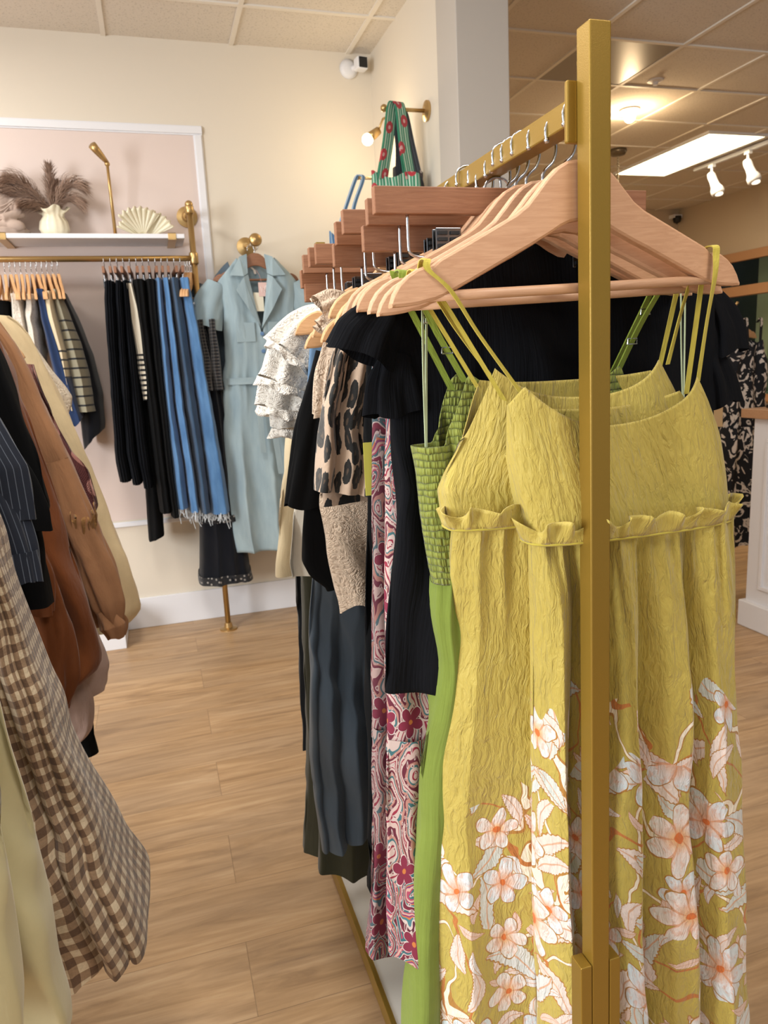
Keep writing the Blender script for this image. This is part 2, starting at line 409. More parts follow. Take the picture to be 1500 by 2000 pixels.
def mustard():
    g = G('mustard_crinkle'); uv = g.coord('UV')
    return g.out(g.mix(g.m_('MULTIPLY', g.noise(g.map(uv, (120, 40, 1)), 1., 4), .3), '#b8a44a', '#9d8630'), .62, normal=crinkle(g, uv), sheen=.25)
def smock():
    g = G('smocked_green_cotton'); uv = g.coord('UV')
    j = g.noise(g.map(uv, (45, 45, 1)), 1., 3)
    q = g.xyz(uv); row = g.m_('MULTIPLY', g.m_('ADD', q[1], g.m_('MULTIPLY', j, .010)), 110.)
    fr = g.m_('FRACT', row); band = g.m_('SINE', g.m_('MULTIPLY', fr, pi))
    rid = g.m_('FLOOR', row)
    cx = g.n('ShaderNodeTexNoise', {'noise_dimensions': '2D'}, Vector=g.vec(g.m_('MULTIPLY', q[0], 260.), g.m_('MULTIPLY', rid, 3.3)), Scale=1., Detail=1.).outputs['Fac']
    h = g.m_('MULTIPLY', g.m_('POWER', band, .5), g.m_('MULTIPLY_ADD', cx, 1.4, -.2))
    c = g.mix(g.ramp(h, [(.1, 0.), (.5, 1.)]), '#5d6719', '#868e35')
    return g.out(c, .75, normal=g.bump(h, .8, .006), sheen=.2)
def bwprint(sc=14):
    g = G('black_white_print'); uv = g.map(g.coord('UV'), (sc, sc*.8, 1)); f = g.noise(uv, 1., 3, .45, 2.2)
    c = g.ramp(f, [(0, '#14161c'), (.52, '#14161c'), (.55, '#d8cec4'), (.66, '#cfc3b8'), (.69, '#181a20')], 'CONSTANT')
    return g.out(c, .9)
def stripes(name, ca, cb, per, duty, rough=.95, wob=.0, start=None):
    g = G(name); uv = g.coord('UV'); q = g.xyz(uv)
    y = g.m_('MULTIPLY', g.m_('ADD', q[1], g.m_('MULTIPLY', g.noise(g.map(uv, (12, 12, 1)), 1., 2), wob)), per)
    k = g.m_('LESS_THAN', g.m_('FRACT', y), duty)
    if start is not None: k = g.m_('MULTIPLY', k, g.m_('LESS_THAN', q[1], start))
    return g.out(g.mix(k, ca, cb), rough, normal=g.bump(g.noise(g.map(uv, (140, 60, 1)), 1., 3), .35, .004), sheen=.2)
def lace(name, col, dark, sc=70):
    g = G(name); uv = g.coord('UV'); v = g.vor(g.map(uv, (sc, sc, 1)), 1., .7).outputs['Distance']
    sw = g.noise(g.map(uv, (26, 26, 1)), 1., 2, .5, 2.5); rg = g.m_('SINE', g.m_('MULTIPLY', sw, 55.))
    hol = g.m_('LESS_THAN', v, .17)
    return g.out(g.mix(g.m_('MULTIPLY', hol, .55), col, dark), .95, normal=g.bump(g.m_('ADD', rg, g.m_('MULTIPLY', v, 2.)), .45, .004, g.bump(g.noise(g.map(uv, (30, 18, 1)), 1., 4), .5, .01)), sheen=.2)
def denim(name, c1, c2, stripe=0.):
    g = G(name); uv = g.coord('UV'); q = g.xyz(uv)
    tw = g.m_('SINE', g.m_('MULTIPLY', g.m_('ADD', q[0], q[1]), 2600.))
    f = g.noise(g.map(uv, (22, 5, 1)), 1., 5, .6); f2 = g.noise(g.map(uv, (300, 90, 1)), 1., 2)
    c = g.mix(g.ramp(f, [(.3, 0.), (.7, 1.)]), c1, c2); c = g.mix(g.m_('MULTIPLY', f2, .3), c, c2)
    if stripe: c = g.mix(g.m_('MULTIPLY', g.m_('LESS_THAN', g.m_('FRACT', g.m_('MULTIPLY', q[0], stripe)), .1), .5), c, '#8792a4')
    return g.out(c, .85, normal=g.bump(f, .3, .006, g.bump(tw, .2, .0006)), sheen=.15)
def gauze(name, col):  # crimped open weave
    g = G(name); uv = g.coord('UV'); a = g.noise(g.map(uv, (260, 12, 1)), 1., 2, .5, .3)
    return g.out(col, .95, normal=g.bump(a, .5, .003, g.bump(g.noise(g.map(uv, (30, 12, 1)), 1., 3), .35, .01)), Specular_IOR_Level=.15)

M_FLORAL, M_FLORAL2, M_MUST, M_SMOCK = floral(1.17), floral(1.02), mustard(), smock()
M_GREEN = fabric('green_cotton', '#7c8d3a', .85, (160, 10, .35))
M_STRAP = fabric('mustard_strap', '#bfae48', .7, (200, 60, .3)); M_GSTRAP = fabric('green_strap', '#87993a', .8, (200, 60, .3)); M_LOOP = fabric('mint_ribbon', '#cfe0b8', .6, (40, 40, .1))
M_BLACKG = gauze('black_gauze', '#0c0d11'); M_NAVY = fabric('navy_cloth', '#0d1018', .95, (50, 10, .3)); M_BLACK = fabric('black_cloth', '#08090b', .95, (50, 10, .3), 0)
M_PAIS, M_PAISD, M_LEO, M_GING = paisley(.34), paisley(.62), leopard(), gingham()
M_BW = bwprint()

# ---------------------------------------------------------------- cloth builders
def P1(pts, smooth=5):
    """interpolating function of height from (z, value) points"""
    a = np.array(sorted(pts), float)
    if len(a) == 1: return lambda z: np.full(np.shape(z), a[0, 1])
    zz = np.linspace(a[0, 0], a[-1, 0], 160); vv = np.interp(zz, a[:, 0], a[:, 1])
    k = np.ones(smooth)/smooth; pad = smooth//2
    vv = np.convolve(np.pad(vv, pad, mode='edge'), k, 'valid')
    return lambda z: np.interp(z, zz, vv)
def edge(pts, Y, axis='Y'):
    """outline points read off the photo -> (height, across) at the cloth's own distance"""
    o = []
    for px, py in pts:
        p = at(px, py, axis, Y); o.append((p[2], p[0] if axis == 'Y' else p[1]))
    return o
def shell(name, mat, parent, xl, xr, ztop, zhem, t, yc=0., folds=(), nu=120, nv=60, seed=1, px=.8, py=.55, noise=.004, swap=False, solid=0., rows=None, zref=None, vpow=1., uvz0=0., flat_top=0., origin=None):
    R = np.random.default_rng(seed)
    f = lambda v: v if callable(v) else (lambda *a: np.zeros(np.shape(a[0]))+v)
    xl, xr, t, ztop, zhem, ycf = map(f, (xl, xr, t, ztop, zhem, yc))
    th = np.linspace(0, 2*pi, nu, endpoint=False); c, s = np.cos(th), np.sin(th)
    x0 = np.sign(c)*np.abs(c)**px; y0 = np.sign(s)*np.abs(s)**py; front = s < 0
    v = (np.linspace(0, 1, nv)**vpow)[:, None]
    zt, zh = ztop(x0*1., front), zhem(x0*1., front)
    Z = zt[None]+(zh-zt)[None]*v
    XL, XR = xl(Z), xr(Z); Wd = XR-XL
    X = XL+Wd*(x0[None]+1)/2; T = t(Z); Y = T*y0[None]
    side = np.where(front, -1., 1.)[None]; edgef = np.clip(np.abs(s)*2.5, 0, 1)[None]
    ph = R.uniform(0, 6.28, 12)
    for n_, amp, shp, wob in folds:
        A = f(amp)(Z); n_ = np.asarray(n_, float) if not np.isscalar(n_) else n_
        q = (x0[None]+1)/2
        if isinstance(n_, np.ndarray):      # explicit groove positions 0..1
            q2 = q+wob*np.sin(2.3*Z+ph[0])
            d = np.min(np.abs(q2[..., None]-n_[None, None, :]), axis=-1)
            val = np.clip(d/shp, 0, 1)**.6*2-1; ang = q2*0
            Y = Y+side*edgef*A*val
        else:
            ang = pi*n_*q+ph[int(n_) % 10]+wob*np.sin(3.1*Z+ph[1]+2*q)+np.where(front, 0, 1.7)[None]+.5*np.sin(2.3*n_*q+ph[2])
            val = np.sin(ang) if not shp else np.abs(np.sin(ang))**shp*2-1
            Y = Y+side*edgef*A*val
            X = X+A*.45*np.cos(ang)*edgef*(1-np.abs(x0)[None]**6)
    N = sum(np.sin(k[0]*X+k[1]*Z+k[2]+k[3]*side) for k in zip(R.uniform(8, 45, 6), R.uniform(4, 26, 6), R.uniform(0, 6, 6), R.uniform(0, 2, 6)))
    Y = Y+N*noise; X = X+noise*.6*np.sin(17*Z+N)
    Y = Y+ycf(Z)
    # UV by true arc length at the widest row
    r = int(np.argmax(Wd[:, 0])) if zref is None else int(np.argmin(np.abs(Z[:, 0]-zref)))
    xx = np.append(X[r], X[r, 0]); yy = np.append(Y[r], Y[r, 0])
    al = np.concatenate([[0], np.cumsum(np.hypot(np.diff(xx), np.diff(yy)))])
    V = np.stack([X, Y, Z], -1).reshape(-1, 3)
    if swap: V = V[:, [1, 0, 2]]
    F = []; UV = []
    for i in range(nv-1):
        for j in range(nu):
            k = (j+1) % nu; F.append((i*nu+j, (i+1)*nu+j, (i+1)*nu+k, i*nu+k))
            a, b = al[j], al[j+1]
            UV += [(a, Z[i, j]-uvz0), (a, Z[i+1, j]-uvz0), (b, Z[i+1, k]-uvz0), (b, Z[i, k]-uvz0)]
    if swap:
        F = [q_[::-1] for q_ in F]; UV = [UV[4*i+3-j] for i in range(len(F)) for j in range(4)]
    o = mk(name, V, F, mat, parent, uv=UV, origin=origin)
    if solid:
        m = o.modifiers.new('solid', 'SOLIDIFY'); m.thickness = solid; m.offset = -1
    return o
def sleeve(name, mat, parent, path, radii, flat=.45, folds=6, amp=.006, n=40, m=28, seed=2, open_end=True, updir=(0, 1, 0)):
    """cloth tube along a path with creases; flattened along updir"""
    P = smooth_path(path, m); k = len(P); R = np.random.default_rng(seed)
    rr = np.interp(np.linspace(0, 1, k), np.linspace(0, 1, len(radii)), radii)
    T = np.gradient(P, axis=0); T /= np.linalg.norm(T, axis=1)[:, None]
    U = np.array(updir, float); V = []; UV = []
    ph = R.uniform(0, 6, 4)
    L = np.concatenate([[0], np.cumsum(np.linalg.norm(np.diff(P, axis=0), axis=1))])
    for i in range(k):
        S = np.cross(T[i], U); S /= np.linalg.norm(S); W_ = np.cross(S, T[i])
        for j in range(n):
            a = 2*pi*j/n
            r = rr[i]+amp*min(1, i/k*2.5)*(sin(folds*a+ph[0]+1.5*sin(8*L[i]+ph[1]))+.5*sin((folds+3)*a+ph[2]+20*L[i]))
            V.append(P[i]+S*r*cos(a)+W_*r*flat*sin(a)+T[i]*.004*sin(3*a+ph[3])*(i/k)); UV.append((a*rr.max(), -L[i]))
    F = []; UL = []
    for i in range(k-1):
        for j in range(n):
            q = (j+1) % n; F.append((i*n+j, (i+1)*n+j, (i+1)*n+q, i*n+q))
            u0, u1 = 2*pi*j/n*rr.max(), 2*pi*(j+1)/n*rr.max()
            UL += [(u0, -L[i]), (u0, -L[i+1]), (u1, -L[i+1]), (u1, -L[i])]
    return mk(name, V, F, mat, parent, uv=UL)
def frill(name, mat, parent, ring, height, amp, n, out, seed=1, up=1.):
    """ruffled strip standing off a path; ring: points, out: outward vectors"""
    P = np.array(ring, float); k = len(P); O = np.array(out, float); R = np.random.default_rng(seed)
    L = np.concatenate([[0], np.cumsum(np.linalg.norm(np.diff(P, axis=0), axis=1))]); ph = R.uniform(0, 6, 3)
    V = []; rows = 6
    for r in range(rows):
        h = r/(rows-1)
        for i in range(k):
            w_ = sin(2*pi*n*L[i]+ph[0]+1.6*sin(2*pi*n*.37*L[i]+ph[1])); w2 = cos(2*pi*n*L[i]*.7+ph[2])
            V.append(P[i]+np.array([0, 0, 1])*height*up*h*(1+.25*w2)+O[i]*(amp*h*(1.1+w_)+.0015)+np.array([amp*.5*h*cos(2*pi*n*L[i]+ph[0]), 0, amp*.35*h*w_]))
    F = [(r*k+i, r*k+i+1, (r+1)*k+i+1, (r+1)*k+i) for r in range(rows-1) for i in range(k-1)]
    UV = [(L[i % k], height*(i//k)/(rows-1)) for i in range(rows*k)]
    o = mk(name, V, F, mat, parent, uv=UV)
    m = o.modifiers.new('solid', 'SOLIDIFY'); m.thickness = .0012
    return o

exec_order = None
# ================================================================ the place: shell of the shop
D, XW, HC = 4.371, 1.36, 3.17
def slab(name, a, b, mat, bevel=0, kind='structure'):
    return tag(MB().box(a, b).build(name, mat, bevel=bevel), kind=kind)
slab('floor', (-3.3, -3.2, -.1), (6.7, 8.5, 0), M_FLOOR)
slab('ceiling', (-3.3, -3.2, HC), (6.7, 8.5, HC+.1), M_TILE)
g = MB()
T = .012
for k in range(-5, 2):
    x = .584+.645*k; g.box((x-T, -3.1, HC-.008), (x+T, D, HC+.001))
for k in range(0, 8):
    x = 2.5+.61*k-.61; g.box((x-T, -3.1, HC-.008), (x+T, 8.3, HC+.001))
for k in range(-11, 8):
    y = 3.92+.62*k
    if y > 8.3: break
    x0 = -3.2
    if y > D: x0 = 1.5
    g.box((x0, y-T, HC-.0085), (6.5, y+T, HC+.0005))
tag(g.build('trim_ceiling_grid', plain('ceiling_grid_paint', '#e4ddd2', .6)), kind='structure')
tag(MB().box((2.515, 3.935, HC-.006), (3.095, 4.525, HC+.002)).build('trim_vent_panel', plain('grey_ceiling_panel', '#8f877c', .35)), kind='structure')
slab('wall_back', (-3.2, D, 0), (1.5, D+.12, HC), wall_cream)
slab('wall_side', (XW, 3.33, 0), (1.5, D, HC), wall_cream)
slab('wall_passage', (1.5, 3.33, 0), (1.585, 8.3, HC), wall_cream)
slab('wall_column', (1.345, 3.11, 0), (1.587, 3.33, HC), wall_white, bevel=.004)
slab('wall_left', (-3.32, 1.7, 0), (-3.2, D, HC), wall_cream)
slab('wall_far', (1.5, 8.2, 0), (6.6, 8.32, HC), wall_tan)
slab('wall_pink_panel', (-3.2, D-.004, .65), (.345, D-.0005, 2.71), wall_pink)
def moulding(name, p, q, wd=.048):
    p, q = np.array(p, float), np.array(q, float); h = wd/2
    m = MB()
    for a, b in ((h, .010), (h*.72, .019), (h*.28, .014)):
        if abs(p[2]-q[2]) < 1e-6: m.box((p[0], D-b, p[2]-a), (q[0], D, p[2]+a))
        else: m.box((p[0]-a, D-b, q[2]), (p[0]+a, D, p[2]))
    return tag(m.build(name, white_paint, bevel=.002), kind='structure')
moulding('trim_1', (-3.2, 0, 2.73), (.39, 0, 2.73)); moulding('trim_2', (.366, 0, 2.706), (.366, 0, .64)); moulding('trim_3', (-3.2, 0, .625), (.39, 0, .625), .03)
slab('baseboard_back', (-3.2, D-.016, 0), (XW, D, .18), white_paint, .003)
slab('baseboard_side', (XW-.016, 3.34, 0), (XW, D-.016, .18), white_paint, .003)
# right-hand wall with its opening for the window
slab('wall_right', (6.5, 7.62, 0), (6.62, 8.3, HC), wall_tan)
slab('wall_right_lintel', (6.5, 4.2, 2.46), (6.62, 7.62, HC), wall_tan)
slab('wall_right_sill', (6.5, 4.2, 0), (6.62, 7.62, .9), wall_tan)
slab('wall_right_front', (6.5, -3.1, 0), (6.62, 4.2, HC), wall_tan)
wf = MB()
wf.box((6.44, 7.5, .85), (6.5, 7.68, 2.50)).box((6.43, 4.2, 2.40), (6.5, 7.72, 2.50)).box((6.44, 4.2, 2.02), (6.56, 7.5, 2.13)).box((6.42, 4.2, .85), (6.52, 7.7, .93))
tag(wf.build('window_1', wood_pine, bevel=.004), kind='structure')
# door seen through it: pale green leaf with inset panel, dark green frame behind
slab('wall_beyond', (7.0, 4.2, .5), (7.05, 8.6, 2.8), plain('dark_green_paint', '#24332b', .6))
dr = MB().box((6.93, 5.0, .6), (6.99, 7.30, 2.62))
tag(dr.build('door_1', plain('pale_green_paint', '#a9b79f', .5), bevel=.004), kind='structure')
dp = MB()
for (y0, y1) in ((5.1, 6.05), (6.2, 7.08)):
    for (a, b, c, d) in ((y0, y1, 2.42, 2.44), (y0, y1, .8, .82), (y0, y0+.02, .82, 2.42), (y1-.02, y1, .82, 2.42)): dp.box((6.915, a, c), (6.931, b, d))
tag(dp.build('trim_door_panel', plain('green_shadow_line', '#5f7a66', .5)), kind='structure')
g_ = G('window_glass'); g_.p.inputs['Transmission Weight'].default_value = 1.; g_.out('#f4fbf8', .02, IOR=1.05)
tag(MB().box((6.548, 4.25, .95), (6.552, 7.5, 2.42)).build('window_2_pane', g_.m), kind='structure')
M_TUBE = emis('fluorescent_diffuser', '#fff0c4', 6.0); M_LED = emis('warm_lamp_glow', '#ffd79a', 30.)

# ---- ceiling lights and track
def panel(x, y, label, mat=M_TUBE):
    t = thing('ceiling_light', label, 'ceiling light', (x, y, HC-.02))
    MB().box((x-.28, y-.64, HC-.012), (x+.28, y+.64, HC-.004)).build('diffuser', mat, t)
    m = MB()
    for a, b in (((x-.3, y-.66), (x-.28, y+.66)), ((x+.28, y-.66), (x+.3, y+.66)), ((x-.28, y-.66), (x+.28, y-.64)), ((x-.28, y+.64), (x+.28, y+.66))): m.box(a+(HC-.02,), b+(HC+.0,))
    m.build('frame', white_paint, t)
    return t
panel(4.775, 5.965, 'lit rectangular fluorescent panel in the ceiling of the back room')
panel(2.8, 6.85, 'second lit fluorescent panel in the back room, seen just past the column')
area('panel_light_back', (4.775, 5.965, HC-.05), (4.775, 5.965, 0), .56, 1.26, 26, (1, .82, .60))
area('panel_light_back_two', (2.8, 6.85, HC-.05), (2.8, 6.85, 0), .56, 1.26, 18, (1, .80, .56))
for i, (x, y) in enumerate(PANELS): area('shop_ceiling_light', (x, y, HC-.05), (x, y, 0), .56, 1.2, 40, (1, .97, .91))
tr = thing('track_rail', 'white track lighting rail beside the fluorescent panel', 'track rail', (5.2, 5.9, HC-.05))
MB().box((5.165, 3.2, HC-.045), (5.205, 6.32, HC-.012)).build('rail', white_paint, tr, bevel=.003)
def spot(y, label):
    x = 5.15; t = thing('track_spotlight', label, 'spotlight', (x, y, HC-.045), 'track spotlights')
    m = MB(); m.box((x-.018, y-.03, HC-.075), (x+.018, y+.03, HC-.044)); m.tube([(x, y, HC-.075), (x, y, HC-.13)], .011); m.build('mount', white_paint, t)
    a = np.array((x, y, HC-.15)); d = np.array((.02, -.07, -.16)); d /= np.linalg.norm(d)
    pts = [a-d*.03, a-d*.0, a+d*.05, a+d*.10, a+d*.14, a+d*.175, a+d*.19]
    MB().tube(pts, [.03, .038, .036, .040, .058, .058, .045], 16).build('lamp_head', white_paint, t, smooth=True)
    MB().ball(tuple(a+d*.186), .042, 6, (1, 1, .5)).build('bulb', emis('track_bulb', '#fff2d8', 1.5), t, smooth=True)
spot(6.05, 'white track spotlight nearest the end of the rail'); spot(float(at(1452, 292, 'Z', HC-.04)[1]), 'white track spotlight nearer the right edge of the photo')
pb = at(1230, 222, 'Z', HC-.03)
t = thing('recessed_bulb', 'bright warm bare bulb glowing under the ceiling beside the gold post', 'ceiling lamp', tuple(pb))
MB().lathe((pb[0], pb[1], HC), [(.001, -.012), (.07, -.012), (.075, 0)], 20).build('canopy', white_paint, t)
MB().ball((pb[0], pb[1], HC-.05), .042, 8).build('bulb', M_LED, t, smooth=True)
point('recessed_bulb_light', (pb[0], pb[1], HC-.12), 14, (1, .72, .42), .05)
sm = at(1280, 157, 'Z', HC)
t = thing('sprinkler_head', 'small round sprinkler head on the ceiling near the bare bulb', 'sprinkler', tuple(sm))
MB().lathe((sm[0], sm[1], HC), [(.001, -.03), (.014, -.03), (.02, -.012), (.05, -.006), (.052, 0)], 16).build('escutcheon', white_paint, t)
pc = at(1207, 292, 'Z', HC)
t = thing('pendant_lamp', 'pendant lamp on a chain hanging behind the gold post', 'pendant lamp', (pc[0], pc[1], HC))
MB().lathe((pc[0], pc[1], HC), [(.07, 0), (.075, -.02), (.06, -.045), (.015, -.05), (.001, -.05)], 20).build('canopy', plain('aged_bronze', '#6f6454', .4, .6), t, smooth=True)
m = MB()
for k in range(24):
    z = HC-.06-k*.022; a = k % 2
    pts = [(pc[0]+(.009*cos(u) if a else 0), pc[1]+(0 if a else .009*cos(u)), z+.015*sin(u)) for u in np.linspace(0, 2*pi, 9)]
    m.tube(pts, .0035, 5, False)
m.build('chain', plain('antique_chain', '#a69a85', .4, .6), t)
MB().lathe((pc[0], pc[1], HC-.6), [(.01, .02), (.03, .0), (.12, -.12), (.14, -.2), (.13, -.2), (.10, -.12), (.001, -.0)], 24).build('shade', plain('pale_glass_shade', '#cbb596', .4), t, smooth=True)
# ---- security cameras
cpos = at(697, 137, 'Y', D)
t = thing('security_camera', 'white cube security camera with a black lens face in the wall corner', 'camera', tuple(cpos))
MB().lathe((cpos[0]-.05, D, cpos[2]), [(.050, 0), (.052, -.010), (.03, -.022), (.001, -.024)], 24, 'Y').build('wall_mount', white_paint, t, smooth=True)
def turn(c, a, b=0):
    ca, sa = cos(a), sin(a)
    return lambda v: (c[0]+(v[0]-c[0])*ca-(v[1]-c[1])*sa, c[1]+(v[0]-c[0])*sa+(v[1]-c[1])*ca, v[2])
cc = (cpos[0], D-.085, cpos[2]); Rn = turn(cc, .15)
MB().box((cc[0]-.032, cc[1]-.03, cc[2]-.033), (cc[0]+.032, cc[1]+.032, cc[2]+.033), Rn).build('housing', white_paint, t, bevel=.010)
MB().box((cc[0]-.025, cc[1]-.035, cc[2]-.027), (cc[0]+.025, cc[1]-.028, cc[2]+.027), Rn).build('lens_face', black_plastic, t, bevel=.01)
MB().tube([(cc[0]-.03, D-.02, cc[2]), (cc[0], cc[1]+.03, cc[2])], .014).build('arm', white_paint, t)
t = thing('dome_camera', 'small dark camera in the far corner under the back room ceiling', 'camera', (6.42, 8.1, 3.02))
MB().lathe((6.42, 8.12, 3.05), [(.05, .03), (.05, 0), (.04, -.04), (.001, -.06)], 16).build('dome', black_plastic, t, smooth=True)
MB().box((6.36, 8.1, 3.06), (6.48, 8.2, 3.10)).build('bracket', white_paint, t)

# ---- wall shelf with its things
SY = 4.1
t = thing('wall_shelf', 'white floating wall shelf with brass corner brackets above the wall rail', 'shelf', (-.7, 4.22, 2.13))
MB().box((-1.9, SY, 2.136), (.232, D-.02, 2.158)).build('board', white_paint, t, bevel=.002)
for x in (-.625, .17):
    b = MB().box((x-.02, SY-.004, 2.131), (x+.02, SY, 2.162)).box((x-.02, SY-.004, 2.158), (x+.02, SY+.02, 2.162)).box((x-.02, SY-.004, 2.128), (x+.02, D, 2.134))
    b.build('bracket', gold_brass, t, bevel=.001)
# pampas in a shell vase
cream_glaze = plain('cream_ceramic', '#e8dfc4', .35, 0, .05, 30, .1)
vx, vy, vz = -.395, 4.23, 2.158
vase = thing('pampas_vase', 'cream shell shaped vase of dried brown pampas plumes on the shelf', 'vase', (vx, vy, vz))
V = []; F = []; n = 48; prof = [(.035, 0), (.055, .01), (.068, .04), (.062, .075), (.045, .10), (.05, .12), (.068, .138)]
for i, (r, h) in enumerate(prof):
    for j in range(n):
        a = 2*pi*j/n; k = i/(len(prof)-1)
        rr = r*(1+.07*sin(12*a)*k+.16*sin(3*a+1)*k**3); V.append((vx+rr*cos(a)*1.05, vy+rr*sin(a)*.8, vz+h+.014*sin(4*a)*k**3))
for i in range(len(prof)-1):
    for j in range(n): F.append((i*n+j, i*n+(j+1) % n, (i+1)*n+(j+1) % n, (i+1)*n+j))
F.append(tuple(range(n))[::-1])
o = mk('vase_body', V, F, cream_glaze, vase); m_ = o.modifiers.new('s', 'SOLIDIFY'); m_.thickness = .004
mp = fabric('dried_pampas', '#a08472', .95, (90, 90, .2)); mp2 = plain('pampas_stem', '#7a6149', .8)
def plume(end, bend, width, L0=.07):
    R = np.random.default_rng(int(abs(end[0])*1000)+5)
    base = np.array((vx, vy, vz+.12)); end = np.array(end)
    P = smooth_path([base, base*.55+end*.45+np.array(bend), end], 30); V = []; F = []
    Tn = np.gradient(P, axis=0); Tn /= np.linalg.norm(Tn, axis=1)[:, None]
    for s in range(700):
        u = R.uniform(.04, 1); i = min(int(u*(len(P)-1)), len(P)-2); c = P[i]; tt = Tn[i]
        side = R.normal(size=3); side -= tt*(side@tt); side /= np.linalg.norm(side)
        L = width*1.15*(.35+.65*sin(pi*min(1, u*.9+.06)))*R.uniform(.6, 1.2)
        tip = c+tt*L*1.1+side*L*.62+np.array([0, 0, -L*.35]); mid = c+tt*L*.6+side*L*.42
        w_ = np.cross(tt, side)*.0013; k = len(V)
        V += [c-w_, c+w_, mid+w_, mid-w_, tip]; F += [(k, k+1, k+2, k+3), (k+3, k+2, k+4)]
    o = mk('plume', V, F, mp, vase, uv=[(v[0], v[2]) for v in V], smooth=False)
    MB().tube(P, .0022, 5).build('stem', mp2, o)
plume((-.575, 4.2, 2.43), (-.02, 0, .05), .085); plume((-.60, 4.22, 2.385), (-.02, 0, .03), .085); plume((-.53, 4.17, 2.31), (0, 0, .01), .06)
plume((-.385, 4.22, 2.50), (0, 0, 0), .07); plume((-.36, 4.26, 2.43), (0, 0, 0), .06); plume((-.235, 4.2, 2.40), (.0, 0, .06), .08); plume((-.26, 4.25, 2.33), (.0, 0, .04), .07)
# twin fan shell ornament
t = thing('fan_shell_ornament', 'cream fluted fan shell ornament at the right end of the shelf', 'ornament', (.06, 4.22, 2.158))
def fan(cx, cy, R0, a0, a1, tilt, cup):
    V = []; F = []; nr, na = 12, 60
    for i in range(nr):
        r = R0*(.12+.88*i/(nr-1))
        for j in range(na):
            a = a0+(a1-a0)*j/(na-1); rr = r*(1+.05*sin(9*(a-a0)*3.2)*i/nr)
            V.append((cx+rr*cos(a), cy+tilt*rr*cos(a)-cup*(r/R0)**2*.03+.007*sin((a-a0)*30)*(i/nr), 2.16+.0+rr*sin(a)))
    for i in range(nr-1):
        for j in range(na-1): F.append((i*na+j, i*na+j+1, (i+1)*na+j+1, (i+1)*na+j))
    o = mk('shell', V, F, cream_glaze, t); s = o.modifiers.new('s', 'SOLIDIFY'); s.thickness = .006
fan(.03, 4.2, .14, .85, 2.5, .3, 1); fan(.06, 4.25, .135, .35, 1.75, -.3, .4); fan(.02, 4.24, .12, 1.4, 2.8, .6, -.5)
MB().lathe((.04, 4.23, 2.158), [(.06, 0), (.062, .008), (.03, .02), (.001, .02)], 20).build('base', cream_glaze, t, smooth=True)
# brass picture lamp on the shelf
t = thing('brass_picture_lamp', 'thin brass spot lamp with a bent stem standing on the shelf', 'lamp', (-.107, 4.24, 2.158))
MB().lathe((-.107, 4.24, 2.158), [(.035, 0), (.035, .006), (.012, .012)], 20).build('base', gold_brass, t)
MB().tube([(-.107, 4.24, 2.165), (-.108, 4.23, 2.36), (-.107, 4.2, 2.505)], [.009, .008, .007], 12).build('stem', gold_brass, t, smooth=True)
MB().ball((-.107, 4.2, 2.508), .013, 7).build('joint', gold_brass, t, smooth=True)
hd = np.array((-.107, 4.2, 2.515)); he = np.array((-.165, 4.13, 2.575))
MB().tube([hd, hd*.6+he*.4, hd*.3+he*.7, he], [.010, .016, .019, .021], 16).build('lamp_head', gold_brass, t, smooth=True)
# seated figure (cut by the frame edge)
stone = plain('pale_stone', '#b5a093', .9, 0, .1, 60, .25)
t = thing('seated_statue', 'pale stone seated meditating figure at the left end of the shelf', 'statue', (-.66, 4.24, 2.158))
sx = -.66
b = MB().ball((sx, 4.24, 2.27), .09, 14, (.95, .7, 1.15)).ball((sx, 4.24, 2.335), .07, 12, (1.35, .75, .6)).ball((sx, 4.22, 2.205), .1, 14, (1.35, .85, .32))
b.tube([(sx+.085, 4.24, 2.33), (sx+.115, 4.2, 2.265), (sx+.04, 4.15, 2.235)], [.032, .028, .02], 10).tube([(sx-.085, 4.24, 2.33), (sx-.115, 4.2, 2.265), (sx-.04, 4.15, 2.235)], [.032, .028, .02], 10)
b.tube([(sx, 4.24, 2.36), (sx, 4.24, 2.395)], .03, 10)
b.ball((sx+.09, 4.17, 2.205), .035, 8, (1.4, .9, .8)).ball((sx-.09, 4.17, 2.205), .035, 8, (1.4, .9, .8))
o = b.build('robed_body', stone, t, smooth=True); r_ = o.modifiers.new('r', 'REMESH'); r_.mode = 'VOXEL'; r_.voxel_size = .006; r_.use_smooth_shade = True
h = MB().ball((sx, 4.235, 2.435), .045, 14, (.88, .95, 1.15)).ball((sx, 4.24, 2.487), .02, 8).ball((sx, 4.19, 2.43), .009, 6, (.8, 1, 1.5)).ball((sx+.042, 4.24, 2.425), .012, 6, (.5, .8, 2.)).ball((sx-.042, 4.24, 2.425), .012, 6, (.5, .8, 2.)).ball((sx-.016, 4.196, 2.442), .006, 6, (1.6, .6, .5)).ball((sx+.016, 4.196, 2.442), .006, 6, (1.6, .6, .5)).ball((sx, 4.197, 2.409), .008, 6, (1.5, .7, .5))
o = h.build('head', stone, t, smooth=True); r_ = o.modifiers.new('r', 'REMESH'); r_.mode = 'VOXEL'; r_.voxel_size = .004; r_.use_smooth_shade = True
m = MB(); prof = [(.13, 0), (.14, .008), (.125, .018), (.135, .028), (.12, .04)]
V = [];n = 64
for i, (r, hh) in enumerate(prof):
    for j in range(n):
        a = 2*pi*j/n; rr = r*(1+.04*abs(sin(9*a))); V.append((sx+rr*cos(a)*1.1, 4.235+rr*sin(a)*.78, 2.158+hh))
F = [(i*n+j, i*n+(j+1) % n, (i+1)*n+(j+1) % n, (i+1)*n+j) for i in range(len(prof)-1) for j in range(n)]+[tuple(range(4*n, 5*n)), tuple(range(n))[::-1]]
mk('lotus_base', V, F, stone, t)
m = MB()
